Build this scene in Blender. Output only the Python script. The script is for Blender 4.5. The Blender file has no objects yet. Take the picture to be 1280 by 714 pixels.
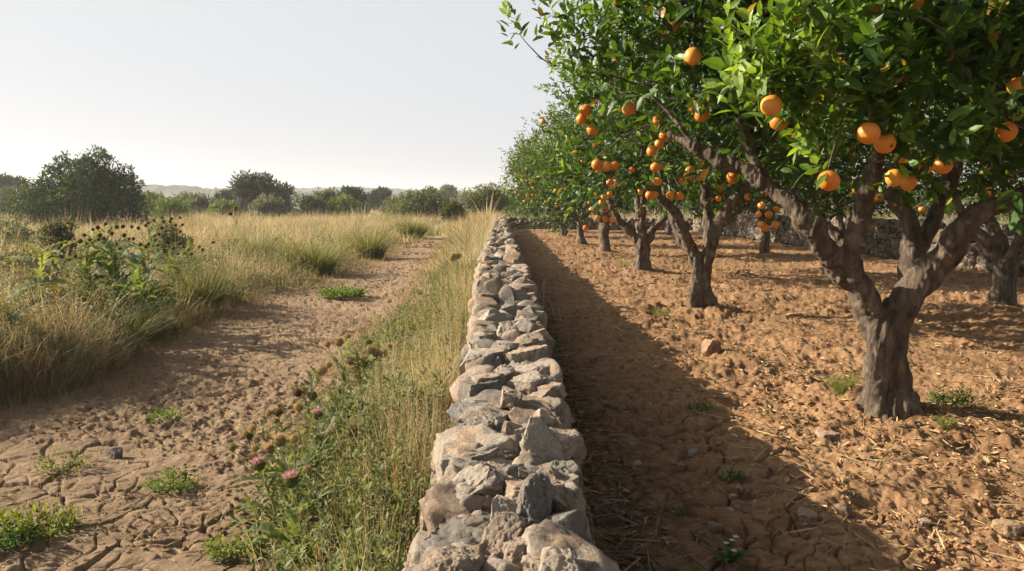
import bpy, bmesh, math, random
import numpy as np
from mathutils import Vector, Matrix

rng = np.random.default_rng(7)
scene = bpy.context.scene
COL = scene.collection

# ------------------------------------------------------------------ camera
H_CAM = 1.4
F_PX = 960.0                      # focal length in pixels of the 1280 px wide photograph
PITCH = math.atan(102 / F_PX)
YAW = math.atan(15 / F_PX)
cam_d = bpy.data.cameras.new('camera')
cam_d.sensor_width = 36.0
cam_d.lens = 36.0 * F_PX / 1280.0
cam_d.clip_start = 0.05
cam_d.clip_end = 9000
cam = bpy.data.objects.new('camera', cam_d)
COL.objects.link(cam)
cam.location = (0, 0, H_CAM)
cam.rotation_euler = (math.pi / 2 - PITCH, 0, -YAW)
scene.camera = cam
_R = cam.rotation_euler.to_matrix()


def ray(px, py):
    return _R @ Vector(((px - 640) / F_PX, -(py - 357) / F_PX, -1.0))


def at(px, py, Y):
    """world point seen at pixel (px,py), at distance Y ahead of the viewpoint"""
    d = ray(px, py)
    t = Y / d.y
    return np.array((d.x * t, Y, H_CAM + d.z * t))


def on_ground(px, py, z=0.0):
    d = ray(px, py)
    t = (z - H_CAM) / d.z
    return np.array((d.x * t, d.y * t, z))


# ------------------------------------------------------------------ noise
def _hash(ix, iy, iz, s):
    n = (ix.astype(np.int64) * 374761393 + iy.astype(np.int64) * 668265263 + iz.astype(np.int64) * 1274126177 + s * 1013904223) & 0xffffffff
    n = ((n ^ (n >> 13)) * 1274126177) & 0xffffffff
    n = ((n ^ (n >> 16)) * 2246822519) & 0xffffffff
    n = n ^ (n >> 15)
    return n.astype(np.float64) / 4294967295.0


def vn3(p, s=0):
    i = np.floor(p)
    f = p - i
    f = f * f * f * (f * (f * 6 - 15) + 10)
    i = i.astype(np.int64)
    out = 0.0
    for dx in (0, 1):
        wx = f[:, 0] if dx else 1 - f[:, 0]
        for dy in (0, 1):
            wy = f[:, 1] if dy else 1 - f[:, 1]
            for dz in (0, 1):
                wz = f[:, 2] if dz else 1 - f[:, 2]
                out = out + wx * wy * wz * _hash(i[:, 0] + dx, i[:, 1] + dy, i[:, 2] + dz, s)
    return out * 2 - 1


def fbm3(p, o=4, s=0, gain=.5):
    a, t, q = 1.0, 0.0, p.copy()
    for k in range(o):
        t = t + a * vn3(q, s + k)
        q = q * 2.03 + 17.3
        a *= gain
    return t


def vn2(x, y, s=0):
    ix = np.floor(x); iy = np.floor(y)
    fx = x - ix; fy = y - iy
    fx = fx * fx * fx * (fx * (fx * 6 - 15) + 10)
    fy = fy * fy * fy * (fy * (fy * 6 - 15) + 10)
    ix = ix.astype(np.int64); iy = iy.astype(np.int64); z = np.zeros_like(ix)
    a = _hash(ix, iy, z, s); b = _hash(ix + 1, iy, z, s); c = _hash(ix, iy + 1, z, s); d = _hash(ix + 1, iy + 1, z, s)
    return ((a * (1 - fx) + b * fx) * (1 - fy) + (c * (1 - fx) + d * fx) * fy) * 2 - 1


def fbm2(x, y, o=4, s=0, gain=.5):
    a, t = 1.0, 0.0
    ca, sa = math.cos(.6), math.sin(.6)
    for k in range(o):
        t = t + a * vn2(x, y, s + k * 7)
        x, y = (ca * x - sa * y) * 2.07 + 5.2, (sa * x + ca * y) * 2.07 + 1.7
        a *= gain
    return t


def worley2(x, y, s=0):
    ix = np.floor(x).astype(np.int64); iy = np.floor(y).astype(np.int64)
    f1 = np.full(x.shape, 9.0); f2 = np.full(x.shape, 9.0); idv = np.zeros(x.shape)
    z = np.zeros_like(ix)
    for dx in (-1, 0, 1):
        for dy in (-1, 0, 1):
            jx = ix + dx; jy = iy + dy
            d = np.hypot(jx + _hash(jx, jy, z, s) - x, jy + _hash(jx, jy, z, s + 1) - y)
            m = d < f1
            f2 = np.where(m, f1, np.minimum(f2, d))
            idv = np.where(m, _hash(jx, jy, z, s + 2), idv)
            f1 = np.where(m, d, f1)
    return f1, f2, idv


def sstep(a, b, x):
    t = np.clip((x - a) / (b - a), 0, 1)
    return t * t * (3 - 2 * t)


# ------------------------------------------------------------------ mesh helpers
class Geo:
    """collects vertices, faces and vertex colours, and links them as ONE mesh object"""
    def __init__(self):
        self.v, self.l, self.s, self.c = [], [], [], []
        self.n = 0

    def add(self, v, loops, sizes, col=None):
        v = np.asarray(v, float).reshape(-1, 3)
        if len(v) == 0:
            return
        self.v.append(v)
        self.l.append(np.asarray(loops, np.int64) + self.n)
        self.s.append(np.asarray(sizes, np.int64))
        if col is None:
            col = np.ones((len(v), 3))
        col = np.asarray(col, float)
        if col.ndim == 1:
            col = np.tile(col, (len(v), 1))
        self.c.append(col)
        self.n += len(v)

    def build(self, name, mat, parent=None, smooth=False, loc=None, colors=True):
        v = np.concatenate(self.v); l = np.concatenate(self.l); s = np.concatenate(self.s); c = np.concatenate(self.c)
        if loc is not None:
            v = v - np.asarray(loc, float)
        me = bpy.data.meshes.new(name)
        me.vertices.add(len(v)); me.loops.add(len(l)); me.polygons.add(len(s))
        me.vertices.foreach_set('co', v.astype(np.float32).ravel())
        me.loops.foreach_set('vertex_index', l.astype(np.int32))
        st = np.concatenate(([0], np.cumsum(s)[:-1])).astype(np.int32)
        me.polygons.foreach_set('loop_start', st)
        me.polygons.foreach_set('use_smooth', np.full(len(s), smooth, bool))
        me.update(calc_edges=True)
        if colors:
            a = me.color_attributes.new('tint', 'FLOAT_COLOR', 'POINT')
            a.data.foreach_set('color', np.hstack([c, np.ones((len(c), 1))]).astype(np.float32).ravel())
        me.materials.append(mat)
        ob = bpy.data.objects.new(name, me)
        COL.objects.link(ob)
        if parent is not None:
            ob.parent = parent
        elif loc is not None:
            ob.location = tuple(loc)
        return ob


def tile(tv, tf, M, P, S, col=None):
    """copies of a small template: rotation M (N,3,3) rows = local axes, position P, scale S -> arrays"""
    N = len(P)
    tv = np.asarray(tv, float)
    S = np.asarray(S, float)
    S = S[:, None, None] if S.ndim == 1 else S[:, None, :]
    v = np.einsum('nki,nij->nkj', tv[None] * S, M) + P[:, None, :]
    idx = np.concatenate([np.array(f) for f in tf]); sz = np.array([len(f) for f in tf])
    loops = (idx[None] + (np.arange(N) * len(tv))[:, None]).ravel()
    sizes = np.tile(sz, N)
    c = None if col is None else np.repeat(col, len(tv), axis=0)
    return v.reshape(-1, 3), loops, sizes, c


def norm(a):
    return a / np.maximum(np.linalg.norm(a, axis=-1, keepdims=True), 1e-9)


def frames(axis, up):
    """local x along axis, z close to up"""
    a = norm(axis)
    z = norm(up - a * np.sum(up * a, axis=1, keepdims=True))
    y = np.cross(z, a)
    return np.stack([a, y, z], axis=1)


def rand_dirs(n, g=rng):
    return norm(g.normal(size=(n, 3)))


def tube(pts, rad, sides=8, wob=0.0, seed=0, cap=True, flute=0.0):
    pts = np.asarray(pts, float); rad = np.asarray(rad, float)
    n = len(pts)
    t = norm(np.gradient(pts, axis=0))
    ref = np.array((1.0, 0, 0)) if abs(t[0][0]) < .8 else np.array((0, 1.0, 0))
    v = []
    a = np.linspace(0, 2 * math.pi, sides, endpoint=False)
    u = norm(np.cross(t[0], ref)[None])[0]
    for i in range(n):
        u = norm((u - t[i] * np.dot(u, t[i]))[None])[0]
        w = np.cross(t[i], u)
        r = np.full(sides, rad[i])
        if flute:
            r = r * (1 + flute * np.sin(a * 3 + seed + i * .08) + .6 * flute * np.sin(a * 5 + seed * 2 - i * .05))
        v.append(pts[i] + r[:, None] * (np.cos(a)[:, None] * u + np.sin(a)[:, None] * w))
    v = np.concatenate(v)
    if wob:
        q = v / max(rad.mean() * 2.2, 1e-3)
        v = v + (fbm3(q, 3, seed)[:, None]) * norm(v - np.repeat(pts, sides, axis=0)) * np.repeat(rad, sides)[:, None] * wob
    i, j = np.meshgrid(np.arange(n - 1), np.arange(sides), indexing='ij')
    j2 = (j + 1) % sides
    q = np.stack([i * sides + j, i * sides + j2, (i + 1) * sides + j2, (i + 1) * sides + j], axis=-1).reshape(-1, 4)
    loops = q.ravel(); sizes = np.full(len(q), 4)
    if cap:
        loops = np.concatenate([loops, np.arange(sides)[::-1], (n - 1) * sides + np.arange(sides)])
        sizes = np.concatenate([sizes, [sides, sides]])
    return v, loops, sizes


def spline(pts, k=6, extra=None):
    """Catmull-Rom through points (and values alongside)"""
    P = np.asarray(pts, float)
    if extra is not None:
        P = np.hstack([P, np.asarray(extra, float)[:, None]])
    Q = np.vstack([2 * P[0] - P[1], P, 2 * P[-1] - P[-2]])
    out = []
    for i in range(1, len(Q) - 2):
        for t in np.linspace(0, 1, k, endpoint=False):
            a, b, c, d = Q[i - 1], Q[i], Q[i + 1], Q[i + 2]
            out.append(.5 * (2 * b + (c - a) * t + (2 * a - 5 * b + 4 * c - d) * t * t + (3 * b - a - 3 * c + d) * t ** 3))
    out.append(P[-1])
    out = np.array(out)
    return (out[:, :3], out[:, 3]) if extra is not None else out


_icos = {}


def ico(sub):
    if sub not in _icos:
        bm = bmesh.new()
        bmesh.ops.create_icosphere(bm, subdivisions=sub, radius=1)
        v = np.array([x.co[:] for x in bm.verts]); f = np.array([[x.index for x in t.verts] for t in bm.faces])
        bm.free()
        _icos[sub] = (v, f)
    return _icos[sub]


# ------------------------------------------------------------------ object helpers
def tag(o, label, cat, group=None, kind=None):
    if label: o['label'] = label
    if cat: o['category'] = cat
    if group: o['group'] = group
    if kind: o['kind'] = kind
    return o


def thing(name, label, cat, loc, group=None):
    o = bpy.data.objects.new(name, None)
    o.empty_display_size = .2
    COL.objects.link(o)
    o.location = tuple(loc)
    return tag(o, label, cat, group)


# ------------------------------------------------------------------ materials
def mat_new(name):
    m = bpy.data.materials.new(name)
    m.use_nodes = True
    nt = m.node_tree
    nt.nodes.clear()
    out = nt.nodes.new('ShaderNodeOutputMaterial')
    return m, nt, out


def N(nt, t, **kw):
    n = nt.nodes.new(t)
    for k, v in kw.items():
        if k in n.inputs:
            n.inputs[k].default_value = v
        else:
            setattr(n, k, v)
    return n


def ramp(nt, fac, stops):
    r = nt.nodes.new('ShaderNodeValToRGB')
    e = r.color_ramp.elements
    while len(e) < len(stops):
        e.new(.5)
    for k, (p, c) in enumerate(stops):
        e[k].position = p
        e[k].color = (*c, 1)
    nt.links.new(fac, r.inputs[0])
    return r.outputs[0]


def mixc(nt, fac, a, b, mode='MIX'):
    m = nt.nodes.new('ShaderNodeMix')
    m.data_type = 'RGBA'; m.blend_type = mode
    for sock, v in ((m.inputs[0], fac), (m.inputs[6], a), (m.inputs[7], b)):
        if hasattr(v, 'is_linked') or hasattr(v, 'links'):
            nt.links.new(v, sock)
        elif isinstance(v, (int, float)):
            sock.default_value = v
        else:
            sock.default_value = (*v, 1)
    return m.outputs[2]


def coords(nt, scale=(1, 1, 1)):
    tc = nt.nodes.new('ShaderNodeTexCoord')
    mp = nt.nodes.new('ShaderNodeMapping')
    mp.inputs['Scale'].default_value = scale
    nt.links.new(tc.outputs['Object'], mp.inputs['Vector'])
    return mp.outputs[0]


def noise(nt, vec, scale, detail=4, rough=.55, dist=0):
    n = N(nt, 'ShaderNodeTexNoise', Scale=scale, Detail=detail, Roughness=rough, Distortion=dist)
    nt.links.new(vec, n.inputs['Vector'])
    return n.outputs['Fac']


def bump(nt, h, strength, dist, prev=None):
    b = N(nt, 'ShaderNodeBump', Strength=strength, Distance=dist)
    nt.links.new(h, b.inputs['Height'])
    if prev is not None:
        nt.links.new(prev, b.inputs['Normal'])
    return b.outputs[0]


def tint_out(nt):
    a = nt.nodes.new('ShaderNodeVertexColor')
    a.layer_name = 'tint'
    return a.outputs['Color']


def leaf_material(name, rough=.4, transl=.35, tcol=(1.5, 1.25, .5), spec=.5, vary=.0):
    m, nt, out = mat_new(name)
    c = tint_out(nt)
    if vary:
        c = mixc(nt, noise(nt, coords(nt), 60, 2), c, mixc(nt, 1.0, c, (.55, .55, .5), 'MULTIPLY'))
    p = N(nt, 'ShaderNodeBsdfPrincipled', Roughness=rough)
    p.inputs['Specular IOR Level'].default_value = spec
    nt.links.new(c, p.inputs['Base Color'])
    t = nt.nodes.new('ShaderNodeBsdfTranslucent')
    nt.links.new(mixc(nt, 1.0, c, tcol, 'MULTIPLY'), t.inputs['Color'])
    mx = nt.nodes.new('ShaderNodeMixShader'); mx.inputs[0].default_value = transl
    nt.links.new(p.outputs[0], mx.inputs[1]); nt.links.new(t.outputs[0], mx.inputs[2])
    nt.links.new(mx.outputs[0], out.inputs[0])
    return m


def simple_material(name, col_socket_fn, rough=.9, bump_fn=None, spec=.3):
    m, nt, out = mat_new(name)
    p = N(nt, 'ShaderNodeBsdfPrincipled', Roughness=rough)
    p.inputs['Specular IOR Level'].default_value = spec
    nt.links.new(col_socket_fn(nt), p.inputs['Base Color'])
    if bump_fn:
        nt.links.new(bump_fn(nt), p.inputs['Normal'])
    nt.links.new(p.outputs[0], out.inputs[0])
    return m


M_LEAF = leaf_material('citrus_leaf', .42, .36, (1.6, 1.5, .38), .24)
M_BUSH = leaf_material('bush_leaf', .6, .25, (1.4, 1.3, .6), .3)
M_GRASS = leaf_material('grass_blade', .6, .4, (1.25, 1.1, .7), .3)
M_WEED = leaf_material('weed_leaf', .65, .35, (1.4, 1.35, .5), .15)


def _bark_col(nt):
    v = coords(nt, (1, 1, .35))
    v2 = coords(nt)
    c = ramp(nt, noise(nt, v, 16, 6, .65), [(.32, (.055, .038, .027)), (.52, (.15, .115, .083)), (.72, (.30, .24, .172))])
    lich = ramp(nt, noise(nt, v2, 5, 5, .7), [(.56, (0, 0, 0)), (.66, (1, 1, 1))])
    return mixc(nt, lich, c, (.24, .20, .145))


def _bark_bump(nt):
    v = coords(nt, (1, 1, .22))
    b = bump(nt, noise(nt, v, 26, 7, .75), 1.0, .045)
    return bump(nt, noise(nt, coords(nt), 110, 3, .6), .4, .004, b)


M_BARK = simple_material('citrus_bark', _bark_col, .85, _bark_bump)


def _orange_col(nt):
    oi = nt.nodes.new('ShaderNodeObjectInfo')
    return mixc(nt, ramp(nt, noise(nt, coords(nt), 2.2, 4, .6), [(.45, (0, 0, 0)), (.8, (.55, .55, .55))]), _orange_ramp(nt, oi), (.62, .36, .05))


def _orange_ramp(nt, oi):
    return ramp(nt, oi.outputs['Random'], [(0, (.66, .175, .016)), (.6, (.72, .24, .03)), (1, (.76, .32, .05))])


def _orange_bump(nt):
    vo = N(nt, 'ShaderNodeTexVoronoi', Scale=9)
    nt.links.new(coords(nt), vo.inputs['Vector'])
    return bump(nt, noise(nt, coords(nt), 24, 2), .12, .05)


M_ORANGE = simple_material('orange_peel', _orange_col, .42, _orange_bump, .45)


def _stone_col(nt):
    v = coords(nt)
    base = mixc(nt, noise(nt, v, 5, 6, .65), tint_out(nt), mixc(nt, 1.0, tint_out(nt), (.55, .53, .52), 'MULTIPLY'))
    warm = ramp(nt, noise(nt, v, 3.1, 5, .7, .6), [(.52, (0, 0, 0)), (.64, (1, 1, 1))])
    c = mixc(nt, warm, base, mixc(nt, .6, base, (.44, .26, .14)))
    dark = ramp(nt, noise(nt, v, 11, 6, .75), [(.52, (0, 0, 0)), (.60, (1, 1, 1))])
    c = mixc(nt, dark, c, mixc(nt, .64, c, (.07, .066, .06)))
    pale = ramp(nt, noise(nt, v, 23, 4, .7), [(.60, (0, 0, 0)), (.68, (1, 1, 1))])
    return mixc(nt, pale, c, mixc(nt, .6, c, (.52, .50, .46)))


def _stone_bump(nt):
    v = coords(nt)
    b = bump(nt, noise(nt, v, 14, 9, .75), .8, .035)
    vo = N(nt, 'ShaderNodeTexVoronoi', Scale=46)
    nt.links.new(v, vo.inputs['Vector'])
    b = bump(nt, ramp(nt, vo.outputs['Distance'], [(.12, (0, 0, 0)), (.34, (1, 1, 1))]), .45, .006, b)
    return bump(nt, noise(nt, v, 140, 4, .7), .5, .004, b)


M_STONE = simple_material('limestone', _stone_col, .93, _stone_bump, .2)


def soil_material(name, dark, mid, light, pebbles):
    def col(nt):
        v = coords(nt)
        c = ramp(nt, noise(nt, v, .8, 6, .65), [(.3, dark), (.5, mid), (.72, light)])
        c2 = ramp(nt, noise(nt, v, 11, 6, .7), [(.32, dark), (.6, light)])
        c = mixc(nt, .55, c, c2)
        vo = N(nt, 'ShaderNodeTexVoronoi', Scale=55)
        nt.links.new(v, vo.inputs['Vector'])
        sp = ramp(nt, vo.outputs['Distance'], [(.10, (1, 1, 1)), (.2, (0, 0, 0))])
        gate = ramp(nt, noise(nt, v, 7, 3), [(.5, (0, 0, 0)), (.6, (1, 1, 1))])
        return mixc(nt, mixc(nt, 1.0, sp, gate, 'MULTIPLY'), c, pebbles)

    def bmp(nt):
        v = coords(nt)
        b = bump(nt, noise(nt, v, 14, 8, .7), .8, .05)
        return bump(nt, noise(nt, v, 75, 6, .7), .8, .012, b)
    return simple_material(name, col, .97, bmp, .12)


M_PATH = soil_material('cracked_clay', (.15, .100, .062), (.26, .178, .110), (.36, .262, .168), (.42, .34, .26))
M_ORCH = soil_material('orchard_soil', (.115, .062, .032), (.25, .144, .075), (.41, .252, .136), (.50, .36, .22))
M_FIELD = soil_material('field_soil', (.17, .125, .075), (.27, .21, .12), (.36, .29, .17), (.4, .34, .22))


def _clod_col(nt):
    return mixc(nt, noise(nt, coords(nt), 30, 4), tint_out(nt), mixc(nt, 1.0, tint_out(nt), (.7, .66, .62), 'MULTIPLY'))


M_CLOD = simple_material('soil_clod', _clod_col, .97, lambda nt: bump(nt, noise(nt, coords(nt), 70, 5, .7), .8, .012), .1)
M_LITTER = simple_material('dry_litter', lambda nt: tint_out(nt), .8)
M_STEM = simple_material('plant_stem', lambda nt: tint_out(nt), .75)
# ------------------------------------------------------------------ light, sky, air
SUN_EL = math.radians(25.5)
SUN_DIR = np.array((-1.0, .30, 0)); SUN_DIR = SUN_DIR / np.linalg.norm(SUN_DIR) * math.cos(SUN_EL)
SUN_DIR[2] = math.sin(SUN_EL)                      # towards the sun
ld = bpy.data.lights.new('sun', 'SUN')
ld.energy = 5.0
ld.angle = math.radians(.6)
ld.color = (1.0, .86, .67)
lo = bpy.data.objects.new('sun', ld)
COL.objects.link(lo)
lo.rotation_euler = Vector(-SUN_DIR).to_track_quat('-Z', 'Y').to_euler()
lo.location = (-20, 4, 12)

w = bpy.data.worlds.new('World')
scene.world = w
w.use_nodes = True
nt = w.node_tree
nt.nodes.clear()
sky = N(nt, 'ShaderNodeTexSky')
sky.sky_type = 'NISHITA'
sky.sun_disc = False
sky.sun_elevation = SUN_EL
sky.sun_rotation = math.atan2(SUN_DIR[0], SUN_DIR[1])
sky.air_density = 1.0
sky.dust_density = 4.0
sky.ozone_density = 1.0
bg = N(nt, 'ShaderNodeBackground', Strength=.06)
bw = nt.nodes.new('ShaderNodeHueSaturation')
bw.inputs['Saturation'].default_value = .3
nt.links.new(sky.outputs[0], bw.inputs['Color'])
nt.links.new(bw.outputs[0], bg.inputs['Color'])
# bright, milky band of a hazy sky, faded above view to lower ambient light
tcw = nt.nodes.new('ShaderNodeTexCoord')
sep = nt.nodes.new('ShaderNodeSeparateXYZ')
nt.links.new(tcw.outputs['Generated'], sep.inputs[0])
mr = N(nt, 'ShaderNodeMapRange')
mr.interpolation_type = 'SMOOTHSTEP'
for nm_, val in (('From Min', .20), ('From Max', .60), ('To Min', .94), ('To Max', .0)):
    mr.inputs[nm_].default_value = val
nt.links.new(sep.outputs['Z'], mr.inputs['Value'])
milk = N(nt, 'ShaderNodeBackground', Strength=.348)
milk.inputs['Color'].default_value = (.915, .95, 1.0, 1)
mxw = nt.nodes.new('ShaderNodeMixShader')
# haze band dimmed on the unseen side opposite the sun, to deepen the shade
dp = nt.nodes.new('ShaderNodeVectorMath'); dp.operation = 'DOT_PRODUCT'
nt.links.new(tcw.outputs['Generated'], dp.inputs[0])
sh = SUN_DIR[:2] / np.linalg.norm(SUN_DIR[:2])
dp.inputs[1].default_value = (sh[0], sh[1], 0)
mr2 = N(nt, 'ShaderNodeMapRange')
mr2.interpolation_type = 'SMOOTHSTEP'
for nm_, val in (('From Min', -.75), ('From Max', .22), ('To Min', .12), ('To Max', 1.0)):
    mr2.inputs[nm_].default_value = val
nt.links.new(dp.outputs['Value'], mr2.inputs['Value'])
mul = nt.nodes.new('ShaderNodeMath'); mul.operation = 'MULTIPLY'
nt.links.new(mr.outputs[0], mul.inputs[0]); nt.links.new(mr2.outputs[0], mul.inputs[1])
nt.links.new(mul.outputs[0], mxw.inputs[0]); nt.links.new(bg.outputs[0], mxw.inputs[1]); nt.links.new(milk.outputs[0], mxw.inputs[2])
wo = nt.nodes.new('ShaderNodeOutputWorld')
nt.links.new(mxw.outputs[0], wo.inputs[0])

scene.view_settings.view_transform = 'Standard'
scene.view_settings.look = 'None'
scene.view_settings.exposure = 1.22
scene.view_settings.gamma = 1.0
scene.render.engine = 'CYCLES'
scene.cycles.use_denoising = True
scene.cycles.max_bounces = 8
scene.cycles.diffuse_bounces = 3
scene.cycles.glossy_bounces = 2
scene.cycles.transmission_bounces = 4
scene.cycles.volume_bounces = 1
scene.cycles.caustics_reflective = False
scene.cycles.caustics_refractive = False
scene.cycles.sample_clamp_indirect = 4.0


# ------------------------------------------------------------------ terrain
def path_left(y):
    return -3.45 + .40 * vn2(y * .45, y * 0 + 3.3, 5) + .24 * vn2(y * 1.7, y * 0 + .3, 6)


def path_right(y):
    return np.interp(y, [0, 2.2, 3.5, 6, 9, 16, 30, 60], [-.70, -.82, -.98, -1.10, -1.26, -1.40, -1.8, -2.4]) + .2 * vn2(y * .9, y * 0 + 8.3, 8) + .1 * vn2(y * 3, y * 0 + 1.3, 9)


PATH_END = 33.0


def zones(x, y):
    """0 field, 1 path, 2 orchard"""
    z = np.zeros(x.shape, int)
    z[(x > path_left(y)) & (x < path_right(y)) & (y < PATH_END) & (y > -9)] = 1
    z[(x > 0) & (x < 10.4) & (y < 42.5) & (y > -9)] = 2
    return z


def crack(x, y, sc, s, wd):
    wx = x + .06 * fbm2(x * 5, y * 5, 2, s + 3); wy = y + .06 * fbm2(x * 5, y * 5, 2, s + 4)
    f1, f2, idv = worley2(wx * sc, wy * sc * 1.15, s)
    return 1 - sstep(0.0, wd, f2 - f1), idv, f1


def terrain(x, y):
    big = .05 * fbm2(x * .12, y * .12, 3, 11) * sstep(3, 14, np.hypot(x, y))
    n1 = fbm2(x * 1.3, y * 1.3, 4, 21)
    n2 = fbm2(x * 7, y * 7, 4, 31)
    bil = np.abs(fbm2(x * 9, y * 9, 3, 41))
    bil2 = np.abs(fbm2(x * 17, y * 17, 2, 43))
    # clay path: plates split by cracks, cloddy bands between
    rough = sstep(-.25, .35, fbm2(x * .75 + 3, y * .55, 3, 51) + .25 * np.exp(-((x + 2.0) / .8) ** 2) - .30 * sstep(5.5, 3.2, y) )
    c1, id1, f1 = crack(x, y, 3.1, 61, .060)
    c2, id2, f2_ = crack(x, y, 7.5, 71, .10)
    gate = sstep(-.3, .35, fbm2(x * 1.9, y * 1.9, 2, 77))
    plate = (id1 - .5) * .014 + (id2 - .5) * .006 - c1 * .026 * (1 - .6 * rough) - c2 * .012 * gate * (1 - .6 * rough) - f1 * .007
    clod = (.016 * bil + .011 * bil2 - .006) * rough + .008 * n2 + .010 * rough * fbm2(x * 31, y * 31, 2, 45)
    ridge = .5 + .5 * np.sin((x * .95 + .24 * y + .35 * vn2(x * .8, y * .8, 81)) * 9)
    zp = plate + clod + .020 * n1
    # orchard soil: tilled clods, and cracked clay along the wall foot
    near_wall = sstep(2.1, 1.25, x + .22 * vn2(x * 2, y * 1.2, 91))
    lump = .35 + 1.1 * sstep(-.3, .5, fbm2(x * .9, y * .9, 2, 49))
    tilled = .044 * n1 + (.024 * fbm2(x * 3.3, y * 3.3, 3, 47) + .015 * bil + .011 * bil2 - .010) * lump + .016 * n2 + .009 * fbm2(x * 31, y * 31, 2, 45) + .022 * (.5 + .5 * np.sin((y * 1.0 + .4 * vn2(x * .6, y * .6, 83)) * 7)) * fbm2(x * .5, y * .5, 2, 85)
    track = .022 * (ridge - .5) * sstep(2.5, 5, y) + .030 * n1 + .016 * fbm2(x * 4, y * 4, 3, 48) + (id1 - .5) * .03 - c1 * .050 * sstep(6.2, 4.0, y) - c2 * .026 * gate * sstep(7, 4.2, y) + .016 * n2 + .022 * bil * sstep(2.5, 6, y) + .008 * bil2
    zo = near_wall * track + (1 - near_wall) * tilled
    zf = .06 * n1 + .02 * n2
    zn = zones(x, y)
    h = np.where(zn == 1, zp, np.where(zn == 2, zo, zf))
    fade = 1 - .75 * sstep(25, 70, np.hypot(x, y))
    h = h * fade + big
    # soil heaped a little against the trunks
    for (tx, ty) in TREE_BASES:
        h = h + .07 * np.exp(-((x - tx) ** 2 + (y - ty) ** 2) / .16)
    return h


def tz(x, y):
    return float(terrain(np.array([x], float), np.array([y], float))[0])


# trunk feet (row beside the wall, then the row behind it)
ROW1_PIX = [(1110, 520), (879, 387), (801, 341), (755, 317), (726, 304.5), (705, 294.5), (694.5, 289)]
TREE_BASES = [tuple(on_ground(*p)[:2]) for p in ROW1_PIX]
ROW2 = [(6.95, 10.4), (7.15, 15.7), (7.42, 21.4), (7.7, 28.5), (7.9, 36.0)]
TREE_BASES += ROW2

fine = np.radians(np.linspace(-52, 52, 1150))
side_l = np.radians(np.arange(-180, -52, 4.0)); side_r = np.radians(np.arange(56, 180, 4.0))
th = np.concatenate([side_l, fine, side_r])
px = np.arange(700, 1.5, -.95)                     # rows by depression below the horizon
rr = H_CAM * F_PX / px
rr = np.concatenate([[.25, .6, .9, 1.2, 1.5], rr[rr > 1.7]])
rr = np.concatenate([rr, np.geomspace(rr[-1] * 1.2, 4000, 10)])
R_, T_ = np.meshgrid(rr, th, indexing='ij')
gx = (R_ * np.sin(T_)).ravel(); gy = (R_ * np.cos(T_)).ravel()
gz = terrain(gx, gy)
gz = np.where(R_.ravel() > 200, 0, gz)
V = np.stack([gx, gy, gz], 1)
nr, ntn = len(rr), len(th)
i, j = np.meshgrid(np.arange(nr - 1), np.arange(ntn), indexing='ij')
j2 = (j + 1) % ntn
Q = np.stack([i * ntn + j, (i + 1) * ntn + j, (i + 1) * ntn + j2, i * ntn + j2], -1).reshape(-1, 4)[:, ::-1]
cen = V[Q].mean(1)
zn = zones(cen[:, 0], cen[:, 1])
for k, nm, mt in ((0, 'field_ground', M_FIELD), (1, 'dirt_path', M_PATH), (2, 'orchard_soil', M_ORCH)):
    q = Q[zn == k]
    used, inv = np.unique(q.ravel(), return_inverse=True)
    g = Geo()
    g.add(V[used], inv, np.full(len(q), 4))
    if k == 0:                                      # the small hole under the viewpoint
        pass
    o = g.build(nm, mt, smooth=True, colors=False)
    lab = {'field_ground': 'straw coloured field soil under the dry grass left of the path', 'dirt_path': 'cracked brown clay path beside the grassy verge', 'orchard_soil': 'reddish tilled soil under the orange trees'}[nm]
    tag(o, lab, {'field_ground': 'ground', 'dirt_path': 'path', 'orchard_soil': 'soil'}[nm], None, 'structure')

# ------------------------------------------------------------------ far wooded hills
M_HILL = simple_material('hill_scrub', lambda nt: ramp(nt, noise(nt, coords(nt), .06, 6, .7), [(.35, (.022, .034, .022)), (.6, (.05, .065, .04))]), 1.0)


def hill(name, Y, x0, x1, prof, label, seed, depth=160):
    g = Geo()
    xs = np.linspace(x0, x1, 520)
    ts = np.linspace(0, 1, 70)
    X, T = np.meshgrid(xs, ts, indexing='ij')
    top = np.interp(X, [p[0] for p in prof], [p[1] for p in prof])
    edge = sstep(0, .06, (X - x0) / (x1 - x0)) * sstep(0, .06, (x1 - X) / (x1 - x0))
    Yy = Y + (T - .35) * depth
    Z = top * edge * np.sin(np.pi * np.clip(T * 1.3, 0, 1) ** .8) ** .8
    bumps = (1 - np.abs(vn2(X.ravel() / 11, Yy.ravel() / 14, seed))).reshape(X.shape) ** 2 * 2.6 + (1 - np.abs(vn2(X.ravel() / 5, Yy.ravel() / 6, seed + 1))).reshape(X.shape) ** 2 * 1.8
    Z = Z + bumps * edge * np.clip(Z / 4, 0, 1) - .3
    v = np.stack([X, Yy, Z], -1).reshape(-1, 3)
    n = len(ts)
    a, b = np.meshgrid(np.arange(len(xs) - 1), np.arange(n - 1), indexing='ij')
    q = np.stack([a * n + b, (a + 1) * n + b, (a + 1) * n + b + 1, a * n + b + 1], -1).reshape(-1, 4)
    g.add(v, q.ravel(), np.full(len(q), 4))
    tag(g.build(name, M_HILL, smooth=False, colors=False), label, 'hills', None, 'structure')


hill('hills', 620, -760, 330, [(-760, 8), (-420, 9), (-300, 14), (-255, 13.5), (-200, 9), (-150, 8.5), (-60, 7), (330, 6)], 'pale wooded ridge far beyond the field', 301)
hill('hills', 900, -900, 700, [(-900, 10), (-300, 15), (-180, 18), (-60, 14), (100, 12), (700, 9)], 'faintest hazy rise on the horizon behind the nearer ridge', 331)

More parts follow.
